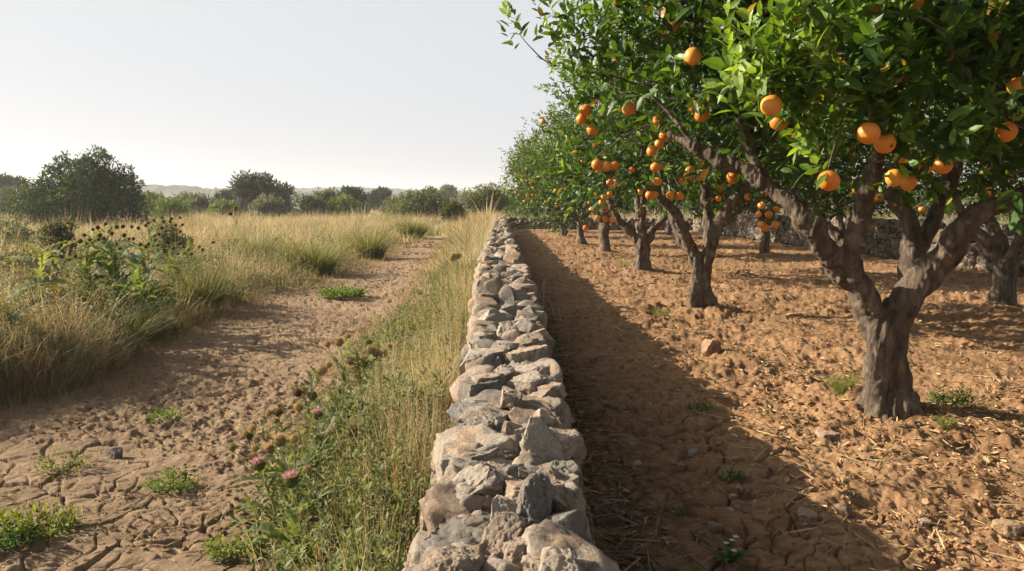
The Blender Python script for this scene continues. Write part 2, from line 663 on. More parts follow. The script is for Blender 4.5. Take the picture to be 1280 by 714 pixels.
# ------------------------------------------------------------------ haze
def box(name, lo, hi):
    bm = bmesh.new()
    bmesh.ops.create_cube(bm, size=1)
    for v in bm.verts:
        v.co = [lo[k] + (v.co[k] + .5) * (hi[k] - lo[k]) for k in range(3)]
    me = bpy.data.meshes.new(name); bm.to_mesh(me); bm.free()
    o = bpy.data.objects.new(name, me); COL.objects.link(o)
    return o


HAZE = True
if HAZE:
    hz = box('haze', (-4100, -4100, -2.0), (4100, 4100, 34))
    m, nt, out = mat_new('haze_air')
    pv = N(nt, 'ShaderNodeVolumePrincipled')
    pv.inputs['Color'].default_value = (.93, .95, 1.0, 1)
    pv.inputs['Density'].default_value = .0005
    pv.inputs['Anisotropy'].default_value = .35
    nt.links.new(pv.outputs[0], out.inputs['Volume'])
    hz.data.materials.append(m)
    tag(hz, 'thin pale morning haze over the field', 'haze', None, 'stuff')

# ------------------------------------------------------------------ stones
def stone(seed, dims, sub):
    g = np.random.default_rng(seed)
    v0, f = ico(sub)
    v = v0.copy()
    # bedding planes above and below, broken faces round the sides, a few odd corners knocked off
    cuts = [((g.normal(0, .16), g.normal(0, .16), s_), g.uniform(.44, .62)) for s_ in (-1, 1)]
    a0 = g.uniform(0, 6.3); ns = int(g.integers(4, 7))
    cuts += [((math.cos(a0 + q * 6.283 / ns + g.normal(0, .22)), math.sin(a0 + q * 6.283 / ns + g.normal(0, .22)), g.normal(0, .28)), g.uniform(.52, .76)) for q in range(ns)]
    cuts += [(tuple(q), g.uniform(.60, .80)) for q in rand_dirs(4, g)]
    for n_, h in cuts:
        n_ = np.array(n_) / np.linalg.norm(n_)
        s = v @ n_
        v = v - np.outer(np.maximum(s - h, 0) * .985, n_)
    v = v * np.asarray(dims) * .5 / np.array((.68, .68, .56))
    m = float(np.mean(dims))
    off = g.uniform(0, 90, 3)
    nrm = norm(v)
    d = fbm3(v / m * 1.9 + off, 4, seed % 50) * .038 * m
    rid = 1 - np.abs(fbm3(v / m * 4.2 + off, 3, seed % 50 + 9))
    d = d - .10 * m * np.clip(rid - .86, 0, 1) * 3
    if sub >= 4:
        d = d + fbm3(v / m * 5 + off, 4, seed % 40 + 3, .6) * .032 * m + fbm3(v / m * 15 + off, 3, seed % 40 + 5) * .014 * m
        pit = vn3(v / m * 8 + off * 2, seed % 60)
        d = d - np.clip(pit - .42, 0, 1) * .12 * m
    v = v + nrm * d[:, None]
    return v, f


STONE_COLS = [(.385, .335, .275), (.45, .38, .30), (.28, .255, .225), (.46, .365, .28), (.39, .295, .215), (.32, .29, .25), (.48, .415, .34)]


def rot_xyz(a, b, c):
    return np.array(Matrix.Rotation(c, 3, 'Z') @ Matrix.Rotation(b, 3, 'Y') @ Matrix.Rotation(a, 3, 'X'))


def add_stone(geo, seed, pos, dims, rot, col, sub):
    v, f = stone(seed, dims, sub)
    v = v @ rot.T + np.asarray(pos)
    geo.add(v, f.ravel(), np.full(len(f), 3), np.asarray(col))


# --- the long dry stone wall under the viewpoint
WALL_LEN = 43.0


def wall_half(y):
    return float(np.interp(y, [0, 1.6, 2.6, 4, 6, 9, 45], [.134, .144, .152, .172, .21, .245, .26]))


def wall_mid(y):
    return float(np.interp(y, [0, 1.6, 2.5, 4, 7, 12, 45], [.0, .005, .035, .045, .035, .01, 0]))


def wall_top(y):
    return .64 + .03 * math.sin(y * 1.3) + .02 * math.sin(y * 3.1 + 1)


stones = []     # (pos, dims, rot, col)


def top_at(px_, py_, z):
    return on_ground(px_, py_, z)


# the stones one can tell apart at the near end: pixel centre, width and height on screen, height above ground, colour, roll
NEAR = [
    (580, 682, 100, 96, .60, (.33, .295, .26), .1), (656, 682, 84, 64, .66, (.38, .32, .27), -.2), (690, 648, 66, 50, .63, (.42, .26, .15), .2),
    (655, 626, 64, 34, .68, (.46, .40, .34), -.15), (679, 596, 100, 60, .63, (.28, .265, .245), .05), (581, 612, 92, 74, .64, (.37, .345, .31), -.55),
    (680, 552, 76, 44, .68, (.47, .40, .33), -.1), (702, 706, 96, 52, .66, (.44, .39, .34), 0), (630, 566, 54, 42, .63, (.32, .30, .28), .5),
    (622, 625, 26, 30, .63, (.38, .34, .29), .2), (629, 645, 30, 24, .62, (.40, .35, .30), 0), (588, 574, 74, 48, .63, (.33, .32, .30), -.1),
    (688, 508, 52, 46, .63, (.24, .24, .245), .1), (639, 494, 32, 36, .70, (.43, .37, .31), .1), (669, 475, 54, 24, .68, (.44, .40, .35), -.12),
    (668, 460, 44, 18, .70, (.45, .41, .37), -.1), (633, 461, 26, 26, .69, (.43, .39, .35), .5), (595, 516, 62, 44, .63, (.27, .265, .26), 0),
    (659, 441, 52, 30, .69, (.43, .36, .29), -.2), (612, 472, 50, 34, .66, (.38, .34, .29), 0), (606, 446, 58, 34, .66, (.36, .34, .31), 0),
    (654, 512, 40, 30, .63, (.30, .29, .28), .2), (676, 524, 30, 26, .67, (.47, .40, .34), .6), (640, 533, 26, 14, .66, (.42, .35, .29), 0),
    (625, 528, 16, 16, .66, (.40, .37, .33), 0), (660, 538, 34, 18, .65, (.36, .33, .30), 0), (545, 640, 46, 120, .40, (.40, .35, .29), .1),
    (560, 560, 40, 70, .45, (.38, .33, .27), 0), (690, 486, 36, 20, .66, (.42, .38, .34), -.2), (606, 422, 40, 28, .66, (.34, .32, .30), 0),
    (668, 418, 42, 24, .68, (.44, .37, .30), -.25), (632, 430, 34, 22, .67, (.37, .35, .32), .2), (530, 700, 50, 90, .36, (.38, .33, .28), .1),
    (722, 640, 34, 80, .42, (.30, .27, .23), 0), (712, 575, 30, 60, .44, (.32, .29, .25), 0),
]
k = 0
for (px_, py_, wpx, hpx, z, col, roll) in NEAR:
    k += 1
    p = on_ground(px_, py_, z)
    mpp = p[1] / F_PX
    W = wpx * mpp; Hh = hpx * mpp
    # the view looks down steeply here: the screen height mixes length along the wall with height
    dep = math.atan2(H_CAM - z, p[1])
    hz_ = min(max(.42 * W, .055), .17)
    L = max(.6 * W, min((Hh - hz_ * math.cos(dep)) / max(math.sin(dep), .25), 1.5 * W))
    if z < .5:
        hz_ = Hh / math.cos(dep) * .8; L = .26
    p[2] = z - hz_ * .30
    stones.append((p, (W * .93, L * .90, hz_ * 1.1), rot_xyz(rng.uniform(-.12, .12), roll, rng.uniform(-.25, .25)), np.array(col) * (1.10, 1.04, .97) * rng.uniform(.93, 1.07), True))


def busy(p, r):
    for (q, d, *_r) in stones[:len(NEAR)]:
        if abs(q[0] - p[0]) < d[0] * .42 and abs(q[1] - p[1]) < d[1] * .42:
            return True
    return False


# capstones further on, laid in two or three ragged files
y = .9
while y < WALL_LEN:
    hw = wall_half(y)
    nfile = 3 if rng.random() < .7 else 2
    step = rng.uniform(.13, .20)
    for f_ in range(nfile):
        xx = wall_mid(y) + (-hw + (f_ + .5) * 2 * hw / nfile) + rng.uniform(-.035, .035)
        W = 2 * hw / nfile * rng.uniform(.75, 1.3)
        L = rng.uniform(.10, .24)
        Hh = rng.uniform(.07, .135)
        p = np.array((xx, y + rng.uniform(-.06, .06), wall_top(y) - Hh * .4 + rng.uniform(-.05, .035)))
        if p[1] < 5.6 and busy(p, W):
            continue
        if rng.random() < .34:
            rr_ = rot_xyz(rng.uniform(.5, 1.1), rng.uniform(-.3, .3), rng.uniform(-.5, .5))
        else:
            rr_ = rot_xyz(rng.uniform(-.3, .3), rng.uniform(-.3, .3), rng.uniform(-.8, .8))
        stones.append((p, (W, L, Hh), rr_, np.array(STONE_COLS[rng.integers(7)]) * rng.uniform(.8, 1.12), True))
    y += step
# the faces, course on course
for sgn in (-1, 1):
    for z in (.08, .21, .34, .47, .58):
        y = .5
        while y < WALL_LEN:
            L = rng.uniform(.14, .32)
            hw = wall_half(y) + .055 * (1 - z / .6)
            p = np.array((wall_mid(y) + sgn * (hw - (.045 if sgn > 0 else .06) + rng.uniform(-.02, .03)), y + L / 2, z + rng.uniform(-.02, .02)))
            stones.append((p, (rng.uniform(.14, .2), L * 1.08, rng.uniform(.13, .18)), rot_xyz(rng.uniform(-.15, .15), rng.uniform(-.2, .2), rng.uniform(-.2, .2)),
                           np.array(STONE_COLS[rng.integers(7)]) * rng.uniform(.75, 1.05), False))
            y += L * .95
wall = thing('dry_stone_wall', 'long low dry stone wall of rough grey limestone between the grassy path and the orange trees', 'stone wall', (0, 0, 0))


def apparent(s):
    p, d, r, c, top = s
    if p[1] < 1.3:
        return 0
    return d[0] * max(d[1], d[2]) / p[1] ** 2 * (1 if top else .25 if p[0] < 0 else .12) * (3 if p[1] < 5.8 and top else 1)


stones.sort(key=apparent, reverse=True)
for n_, (p, d, r, c, top) in enumerate(stones[:99]):
    g = Geo()
    v, f = stone(1000 + n_, d, 6 if n_ < 34 else 5 if p[1] < 4.6 else 4)
    g.add(v @ r.T, f.ravel(), np.full(len(f), 3), c)
    o = g.build('stone', M_STONE, wall, smooth=True)
    o.location = tuple(p)
g = Geo()
for n_, (p, d, r, c, top) in enumerate(stones[99:]):
    add_stone(g, 3000 + n_, p, d, r, c, 4 if p[1] < 3.2 else 3 if p[1] < 15 else 2)
# small packing stones wedged between the big ones
for n_ in range(420):
    yy = 1.3 * (16 / 1.3) ** rng.random()
    s_ = rng.uniform(.03, .07)
    p = np.array((wall_mid(yy) + rng.uniform(-.9, .9) * wall_half(yy), yy, wall_top(yy) - .045 + rng.uniform(-.02, .03)))
    add_stone(g, 4000 + n_, p, (s_ * 1.2, s_, s_ * .8), rot_xyz(*rng.uniform(-.6, .6, 3)), np.array(STONE_COLS[rng.integers(7)]) * rng.uniform(.8, 1.1), 3 if yy < 5 else 2)
# earth and small rubble packed in the middle
ys = np.linspace(.3, WALL_LEN, 500); a = np.linspace(0, 1, 9)
hwv = np.array([wall_half(t) for t in ys])
X = (a[None] * 2 - 1) * (hwv[:, None] - .05)
X = X + np.array([wall_mid(t) for t in ys])[:, None]
Z = np.array([wall_top(t) for t in ys])[:, None] - .115 - .42 * np.where((a == 0) | (a == 1), 1, 0)[None] - .03 * np.abs(a * 2 - 1)[None]
X = X + .02 * rng.normal(size=X.shape); Z = Z + .014 * rng.normal(size=Z.shape)
v = np.stack([X, np.repeat(ys[:, None], 9, 1), Z], -1).reshape(-1, 3)
i, j = np.meshgrid(np.arange(499), np.arange(8), indexing='ij')
q = np.stack([i * 9 + j, i * 9 + j + 1, (i + 1) * 9 + j + 1, (i + 1) * 9 + j], -1).reshape(-1, 4)
g.add(v, q.ravel(), np.full(len(q), 4), np.array((.26, .22, .17)))
o = g.build('rubble', M_STONE, wall, smooth=True)
o['kind'] = 'stuff'

# --- the low rough walls that close the orchard at its far end and on its right
def field_wall(name, label, p0, p1, h, seed, s):
    g = np.random.default_rng(seed)
    p0 = np.array(p0, float); p1 = np.array(p1, float)
    L = np.linalg.norm(p1 - p0); d = (p1 - p0) / L; nn = np.array((-d[1], d[0]))
    root = thing(name, label, 'stone wall', (*((p0 + p1) / 2), 0))
    geo = Geo(); lst = []
    t = 0
    for lay in range(int(h / (s * .62)) + 1):
        z = lay * s * .62 + s * .3
        for side in (-1, 0, 1):
            t = 0
            while t < L:
                l = g.uniform(.8, 1.7) * s
                if not (lay * s * .62 > h * .7 and g.random() < .3):
                    c = p0 + d * (t + l / 2) + nn * side * (.26 - .10 * z / h)
                    lst.append((np.array((*c, z + g.uniform(-.03, .03) * s / .2)), (l * 1.1, s * 1.2, s * g.uniform(.7, 1.05)), g.uniform(-.4, .4) + math.atan2(d[1], d[0])))
                t += l
    for k, (p, dm, yw) in enumerate(lst):
        add_stone(geo, seed + k % 60, p, dm, rot_xyz(g.uniform(-.2, .2), g.uniform(-.2, .2), yw), np.array(STONE_COLS[g.integers(7)]) * g.uniform(.38, .68), 2)  # stone colours darkened in place of the trees' shade on these walls
    v = geo
    off = np.array((*((p0 + p1) / 2), 0))
    geo.v = [x - off for x in geo.v]
    o = geo.build('rubble', M_STONE, root, smooth=True)
    o['kind'] = 'stuff'


field_wall('field_wall', 'dark low rubble wall closing the far end of the orchard', (.35, 43.2), (10.2, 41.5), .5, 5000, .24)
field_wall('field_wall', 'broad rubble wall running behind the back row of orange trees', (10.7, 41.2), (10.3, 9.0), .78, 6000, .25)
# ------------------------------------------------------------------ leaves
LEAF_V = [(0, 0, 0), (.30, .19, .045), (.32, 0, .01), (.30, -.19, .045), (.66, .165, .02), (.68, 0, -.02), (.66, -.165, .02), (1, 0, -.10)]
LEAF_F = [(0, 2, 1), (0, 3, 2), (1, 2, 5, 4), (2, 3, 6, 5), (4, 5, 7), (5, 6, 7)]
LEAF2_V = [(0, 0, 0), (.45, .2, .04), (.5, 0, -.01), (.45, -.2, .04), (1, 0, -.09)]
LEAF2_F = [(0, 2, 1), (0, 3, 2), (1, 2, 4), (2, 3, 4)]
TW = {}


def shoots(geo, P, D, size, per, g, young, simple=False, spread=1.0, pal=None, droop=.0):
    """leafy shoots: P foot, D direction, each with `per` spirally set leaves"""
    n = len(P)
    if n == 0:
        return
    L = size * g.uniform(1.3, 2.1, n)
    t = np.linspace(.05, 1, per)
    T = np.tile(t, n) + g.uniform(-.06, .06, n * per)
    Pi = np.repeat(P, per, 0); Di = np.repeat(norm(D), per, 0); Li = np.repeat(L, per)
    ang = np.tile(np.arange(per) * 2.4, n) + np.repeat(g.uniform(0, 6.3, n), per)
    ref = np.where(np.abs(Di[:, 2:]) < .9, np.array([[0, 0, 1.0]]), np.array([[1.0, 0, 0]]))
    u = norm(np.cross(Di, ref)); v = np.cross(Di, u)
    rad = np.cos(ang)[:, None] * u + np.sin(ang)[:, None] * v
    open_ = (1.15 - .75 * np.clip(T, 0, 1))[:, None] * spread
    ax = norm(Di * .75 + rad * open_ + g.normal(0, .16, (n * per, 3)) - np.array((0, 0, droop)))
    up = norm(np.array((-.35, 0, .85)) + Di * .6 + g.normal(0, .55, (n * per, 3)))
    M = frames(ax, up)
    pos = Pi + Di * (T * Li)[:, None]
    S = size * g.uniform(.7, 1.2, n * per) * (1.05 - .35 * np.clip(T, 0, 1))
    W = S * g.uniform(.88, 1.2, n * per)
    y = np.clip(np.repeat(young, per) + g.normal(0, .13, n * per) + .25 * (T - .6), 0, 1)[:, None]
    pal = pal or ((.030, .072, .015), (.080, .155, .028), (.24, .35, .085))
    c0, c1, c2 = (np.array(q) for q in pal)
    col = np.where(y < .5, c0 + (c1 - c0) * y * 2, c1 + (c2 - c1) * (y - .5) * 2)
    col = col * g.uniform(.75, 1.25, n * per)[:, None]
    odd = g.random(n * per) < .012
    col[odd] = np.array((.30, .22, .05))
    geo.add(*tile(LEAF2_V if simple else LEAF_V, LEAF2_F if simple else LEAF_F, M, pos, np.stack([S, W, S], 1), col))


def grow(init, att, bf, g):
    """each attractor hooks on to the nearest growing point (distance plus a little of the path length)"""
    pts = [np.array(p, float) for p, _ in init]
    pth = [0.0 for _ in init]
    par = [-1] * len(init)
    A = np.array(att)
    best = np.full(len(A), 1e9); bi = np.zeros(len(A), int)
    P0 = np.array(pts)
    for i in range(len(P0)):
        c = np.linalg.norm(A - P0[i], axis=1)
        m = c < best
        best[m] = c[m]; bi[m] = i
    left = np.ones(len(A), bool)
    while left.any():
        k = np.argmin(np.where(left, best, 1e9))
        left[k] = False
        par.append(int(bi[k])); pth.append(pth[bi[k]] + np.linalg.norm(A[k] - pts[bi[k]])); pts.append(A[k])
        i = len(pts) - 1
        c = np.linalg.norm(A - A[k], axis=1) + bf * pth[i]
        m = (c < best) & left
        best[m] = c[m]; bi[m] = i
    return np.array(pts), par


def in_blobs(blobs, n, g, clump=.0, seed=0, freq=1.6):
    vol = np.array([b[1][0] * b[1][1] * b[1][2] * (b[2] if len(b) > 2 else 1) for b in blobs])
    out = []
    k = g.choice(len(blobs), size=n * 3, p=vol / vol.sum())
    d = rand_dirs(n * 3, g) * (g.random(n * 3) ** .42)[:, None]
    C = np.array([b[0] for b in blobs])[k]; R = np.array([b[1] for b in blobs])[k]
    p = C + d * R
    if clump:
        f = fbm3(p * freq, 2, seed)
        p = p[(f > -clump) | (np.linalg.norm(d, axis=1) < .3)]
    return p[:n]


def orange_tree(label, base, limbs, blobs, n_att, n_sh, per, size, seed, trunk_fn=None, oranges=(), simple=False, sides=7, voxel=0, extra=None, lo_cut=None, young_bias=0., clump=.35, rad_twig=.0035, limb_k=.84, limb_w=.28, more=0, more_d=(.085, .105), pal=None):
    g = np.random.default_rng(seed)
    base = np.array((base[0], base[1], tz(base[0], base[1])))
    root = thing('orange_tree', label, 'orange tree', base, 'orange trees of the orchard')
    tg = Geo()
    init = []
    big = Geo()
    for pts, rad, *fl in limbs:
        p, r = spline(pts, 6, rad)
        r = r * limb_k
        wig = np.stack([vn3(p * 4 + seed, 1), vn3(p * 4 + seed, 2), vn3(p * 4 + seed, 3)], 1) * r[:, None] * limb_w
        wig[0] = 0
        p = p + wig
        v, l, s = tube(p, r * (1 + .10 * vn3(p * 7 + 3, seed)), 18 if voxel else max(8, sides), .16, seed, flute=fl[0] if fl else .0)
        (tg if voxel and max(rad) < .031 else big).add(v, l, s)
        for q, rr_ in zip(p, r):
            if q[2] > base[2] + .75:
                init.append((q, rr_))
    if voxel:
        o = big.build('tmp', M_BARK, smooth=True, colors=False)
        md = o.modifiers.new('r', 'REMESH'); md.mode = 'VOXEL'; md.voxel_size = voxel; md.use_smooth_shade = True
        md2 = o.modifiers.new('s', 'SMOOTH'); md2.iterations = 5; md2.factor = .5
        dg = bpy.context.evaluated_depsgraph_get()
        me = bpy.data.meshes.new_from_object(o.evaluated_get(dg))
        v = np.zeros(len(me.vertices) * 3); me.vertices.foreach_get('co', v); v = v.reshape(-1, 3)
        nn = np.zeros(len(me.vertices) * 3); me.vertices.foreach_get('normal', nn); nn = nn.reshape(-1, 3)
        l = np.zeros(len(me.loops), int); me.loops.foreach_get('vertex_index', l)
        s = np.zeros(len(me.polygons), int); me.polygons.foreach_get('loop_total', s)
        lowz = sstep(1.2, .3, v[:, 2] - base[2])
        rel = v - base
        a = np.arctan2(rel[:, 1], rel[:, 0])
        flu = fbm3(np.stack([np.cos(a) * 2.2, np.sin(a) * 2.2, rel[:, 2] * .8 + 4], 1), 3, seed) * .030 * lowz
        knob = np.clip(fbm3(v * 5.5 + 9, 2, seed + 5) - .35, 0, 1) * .05
        v = v + nn * (flu + knob + .009 * fbm3(v * np.array((26, 26, 9)), 4, seed + 2, .6) + .010 * fbm3(v * np.array((9, 9, 2.5)), 2, seed + 8))[:, None]
        tg.add(v, l, s)
        bpy.data.objects.remove(o); bpy.data.meshes.remove(me)
    else:
        tg.add(big.v and np.concatenate(big.v), np.concatenate(big.l), np.concatenate(big.s))
    att = in_blobs(blobs, n_att, g, clump, seed)
    if lo_cut is not None:
        att = att[att[:, 2] > lo_cut(att)]
    for bl in range(len(oranges)):
        pass
    pts, par = grow(init, att, .18, g)
    n0 = len(init)
    cnt = np.ones(len(pts))
    for i in range(len(pts) - 1, n0 - 1, -1):
        cnt[par[i]] += cnt[i]
    for i in range(n0, len(pts)):
        j = par[i]
        r1 = rad_twig * cnt[i] ** .46
        r0 = min(rad_twig * (cnt[j] if j >= n0 else cnt[i] * 1.25) ** .46, r1 * 1.5)
        if j < n0:
            r0 = min(r0, init[j][1] * .7); r1 = min(r1, r0)
        a, b = pts[j], pts[i]
        m = (a + b) / 2 + g.normal(0, .07, 3) * np.linalg.norm(b - a)
        v, l, s = tube([a, m, b], [r0, (r0 + r1) / 2, r1], 5 if r0 > .006 else 3, cap=False)
        tg.add(v, l, s)
    # crown
    cg = Geo()
    tips = pts[n0:]
    deg = cnt[n0:]
    wgt = 1.0 / deg ** .5
    k = g.choice(len(tips), size=n_sh, p=wgt / wgt.sum())
    bc = np.mean([b[0] for b in blobs], axis=0)
    bc = np.array((base[0], base[1], bc[2] - .3))
    off = g.normal(0, 1.0, (n_sh, 3)) * size * 1.25
    P = tips[k] + off
    out = norm(P - bc)
    D = norm(out * .8 + norm(off) * .55 + np.array((0, 0, .55)) + g.normal(0, .35, (n_sh, 3)))
    # young pale growth sits at the outside and top
    rel = np.linalg.norm((P - bc) / np.array((2.0, 2.0, 1.7)), axis=1)
    young = np.clip(.14 + .46 * sstep(.75, 1.15, rel) * g.random(n_sh) * 1.7 + young_bias, 0, 1)
    shoots(cg, P, D, size, per, g, young, simple, pal=pal)
    if extra:
        for (EP, ED, esz, eper, ey) in extra(g):
            shoots(cg, EP, ED, esz, eper, g, ey, False, 1.0)
    # fruit, with a few more scattered over the sunny outside of the crown
    oranges = list(oranges)
    if more:
        for _ in range(400):
            if more <= 0:
                break
            q = P[int(g.integers(len(P)))] + g.normal(0, .05, 3)
            if q[1] < bc[1] - .55 and q[0] < bc[0] + 1.3 and rel[0] is not None and np.linalg.norm((q - bc) / np.array((2.0, 2.0, 1.7))) > .72 and all(np.linalg.norm(q - p_) > .13 for p_, _d in oranges):
                oranges.append((q - np.array((0, .06, .05)), g.uniform(*more_d))); more -= 1
    if len(oranges):
        OP = np.array([p for p, _d in oranges]); OD = np.array([d_ for _p, d_ in oranges])
        for p, d_ in zip(OP, OD):
            top = p + np.array((0, 0, d_ * .46))
            cand = pts + np.where(pts[:, 2:] < top[2] + .02, .6, 0) * np.array((0, 0, -1.0))
            q = pts[np.argmin(np.linalg.norm(cand - top, axis=1))]
            if np.linalg.norm(q - top) < 1.0:
                mid = (q + top) / 2 + np.array((0, 0, .10 * np.linalg.norm(q - top)))
                v, l, s = tube(spline([q, mid, top + np.array((0, 0, d_ * .3)), top], 3), np.linspace(.005, .0025, 10) * (1 + .04 * p[1]), 4, cap=False)
                tg.add(v, l, s)
        TP = np.repeat(OP + np.stack([0 * OD, 0 * OD, OD * .55], 1), 2, 0)
        shoots(cg, TP + g.normal(0, .02, TP.shape), norm(g.normal(0, 1, TP.shape) * np.array((1, 1, .4)) + np.array((0, 0, .35))), size * .9, 6, g, np.clip(g.normal(.4, .2, len(TP)), 0, 1), simple, pal=pal)
    lim = Geo()
    tg_o = tg.build('trunk', M_BARK, root, True, base, colors=False)
    cg_o = cg.build('crown', M_LEAF, root, False, base)
    for (p, dia) in oranges:
        hang = nearest = pts[np.argmin(np.linalg.norm(pts - (p + np.array((0, 0, dia))), axis=1))]
        o = ORANGE[int(g.integers(3))].copy() if ORANGE else None
        COL.objects.link(o)
        o.name = 'orange'
        o.parent = root
        o.location = tuple(p - base)
        o.scale = (dia / 2,) * 3
        o.rotation_euler = (g.normal(0, .3), g.normal(0, .3), g.uniform(0, 6.3))
        ORANGE_LOG.append(p)
    return root, pts


ORANGE_LOG = []
ORANGE = []


def make_oranges():
    for k in range(3):
        v, f = ico(4)
        v = v.copy()
        sq = (1.0, .94, 1.05)[k]
        v[:, 2] *= sq
        r = np.hypot(v[:, 0], v[:, 1])
        v[:, 2] -= np.where(v[:, 2] > 0, 1, 0) * .16 * np.exp(-(r / .22) ** 2)
        v[:, 2] += np.where(v[:, 2] < 0, 1, 0) * .06 * np.exp(-(r / .12) ** 2)
        v *= (1 + .02 * vn3(v * 1.5 + k * 7, 3))[:, None]
        g = Geo()
        g.add(v, f.ravel(), np.full(len(f), 3))
        # short green stalk and calyx on top, part of the same fruit
        me_o = g.build('orange', M_ORANGE, smooth=True, colors=False)
        ORANGE.append(me_o)


make_oranges()


def fruit(lst, Ylo, clampd=(.075, .115), jitter=.25, seed=1):
    """fruit seen at (px,py) with a width of w pixels -> position and diameter; its distance follows from a real fruit's size, within the crown"""
    g = np.random.default_rng(seed)
    out = []
    for (px_, py_, wpx) in lst:
        Y = Ylo[0] + (Ylo[1] - Ylo[0]) * g.random() if isinstance(Ylo, tuple) else Ylo
        if isinstance(Ylo, tuple):
            Y = min(max(.098 * F_PX / wpx, Ylo[0]), Ylo[1])
        d = min(max(wpx * Y / F_PX, clampd[0]), clampd[1])
        out.append((at(px_, py_, Y), d))
    return out


def P_(px_, py_, Y):
    return at(px_, py_, Y)


# ---------------------------------------------------------------- the big near tree
b1 = TREE_BASES[0]; Y1 = b1[1]
mp = Y1 / F_PX
B1 = np.array((b1[0], b1[1], tz(*b1)))


def px_r(*r):
    return [x * mp for x in r]


limbs1 = [
    ([B1 + (0, 0, -.12), B1 + (0, 0, .03), B1 + (-.004, 0, .12), P_(1113, 470, Y1), P_(1115, 435, Y1), P_(1113, 405, Y1), P_(1113, 380, Y1)], px_r(54, 44, 32, 27, 26, 27, 20), .06),
    ([P_(1112, 425, Y1), P_(1100, 396, Y1), P_(1078, 362, Y1 - .02), P_(1050, 330, Y1 - .05), P_(1016, 297, Y1 - .1), P_(994, 262, Y1 - .1), P_(955, 228, Y1), P_(910, 203, Y1 + .1), P_(868, 184, Y1 + .2), P_(835, 166, Y1 + .3)], px_r(24, 24, 21, 18, 16, 14, 12, 10.5, 8, 4.5)),
    ([P_(1080, 366, Y1 - .02), P_(1062, 330, Y1 - .1), P_(1066, 305, Y1 - .16), P_(1078, 275, Y1 - .2), P_(1086, 245, Y1 - .24), P_(1094, 205, Y1 - .3), P_(1092, 150, Y1 - .25), P_(1075, 80, Y1 - .2), P_(1080, 0, Y1 - .1)], px_r(17, 16, 16, 15, 13, 11, 9, 8, 6)),
    ([P_(1118, 418, Y1), P_(1134, 380, Y1 - .03), P_(1158, 342, Y1 - .08), P_(1192, 312, Y1 - .15), P_(1222, 282, Y1 - .2), P_(1252, 252, Y1 - .2), P_(1300, 225, Y1 - .15), P_(1370, 190, Y1)], px_r(22, 26, 24, 22, 20, 16, 14, 9)),
    ([P_(1122, 400, Y1 + .05), P_(1136, 352, Y1 + .14), P_(1141, 315, Y1 + .2), P_(1134, 275, Y1 + .25), P_(1126, 240, Y1 + .3), P_(1120, 195, Y1 + .35), P_(1130, 120, Y1 + .4)], px_r(14, 12, 13, 12, 11, 10, 7)),
    ([P_(1140, 325, Y1 + .2), P_(1160, 290, Y1 + .27), P_(1176, 255, Y1 + .33), P_(1190, 215, Y1 + .4), P_(1204, 160, Y1 + .45), P_(1214, 90, Y1 + .45), P_(1225, 10, Y1 + .4)], px_r(12, 14, 14, 13, 12, 10, 7)),
    ([P_(1196, 112, Y1 + .42), P_(1215, 70, Y1 + .3), P_(1250, 45, Y1 + .2), P_(1290, 18, Y1 + .1)], px_r(6, 8, 7, 5)),
    ([P_(1090, 372, Y1 + .1), P_(1066, 322, Y1 + .25), P_(1040, 290, Y1 + .4), P_(1015, 277, Y1 + .6), P_(980, 230, Y1 + .9)], px_r(12, 9, 8, 7, 5)),
    # slim bough that reaches out over the wall
    ([P_(868, 184, Y1 + .2), P_(835, 140, Y1 + .35), P_(805, 112, Y1 + .45), P_(765, 94, Y1 + .5), P_(720, 88, Y1 + .5), P_(685, 78, Y1 + .45), P_(664, 60, Y1 + .4), P_(650, 44, Y1 + .4)], px_r(4.5, 3.4, 2.6, 2.0, 1.6, 1.2, .9, .7)),
    ([P_(955, 228, Y1), P_(925, 150, Y1 + .2), P_(905, 90, Y1 + .35), P_(885, 20, Y1 + .5), P_(870, -60, Y1 + .6)], px_r(8, 7, 6, 5, 4)),
    ([P_(940, 190, Y1 + .4), P_(935, 90, Y1 + .7), P_(948, 20, Y1 + .8), P_(935, -60, Y1 + .8)], px_r(7, 8, 8, 6)),
]
limbs1.append(([P_(1100, 392, Y1 - .02), P_(1100, 425, Y1 - .06), P_(1098, 470, Y1 - .07), P_(1092, 520, Y1 - .09)], px_r(11, 11, 12, 15)))
limbs1.append(([P_(1126, 400, Y1 - .04), P_(1127, 440, Y1 - .08), P_(1127, 480, Y1 - .09), P_(1128, 526, Y1 - .10)], px_r(11, 11, 13, 16)))
blobs1 = [
    (P_(1090, 40, 4.6), (1.15, 1.2, .95)), (P_(1240, 90, 4.9), (1.1, 1.2, 1.0)), (P_(1110, -60, 5.2), (1.9, 1.7, 1.0)), (P_(1400, 40, 5.2), (1.3, 1.5, 1.2)),
    (P_(960, 60, 5.3), (.75, 1.0, .8)), (P_(850, 60, 5.4), (.62, .7, .62), 1.1), (P_(780, 75, 5.5), (.50, .5, .38), .8), (P_(735, 75, 5.45), (.30, .35, .24), .6),
    (P_(1150, 150, 5.6), (1.2, .8, .62)), (P_(1010, 110, 3.75), (.30, .34, .36), 2.2), (P_(1110, 60, 3.7), (.45, .4, .32), 1.6), (P_(1230, 150, 5.9), (1.2, .7, .7)),
    (P_(1040, 190, 4.3), (.30, .3, .22), 1.6), (P_(860, 190, 6.0), (.5, .4, .35), .8), (P_(905, 130, 5.6), (.5, .5, .4)), (P_(900, 0, 5.6), (.7, .7, .45)),
]


def low1(a):
    """underside of the crown: open between the limbs"""
    x = (a[:, 0] - .0)
    return np.interp(x, [0, 1.0, 1.7, 2.2, 2.8, 4], [2.12, 1.98, 1.84, 1.72, 1.6, 1.58])


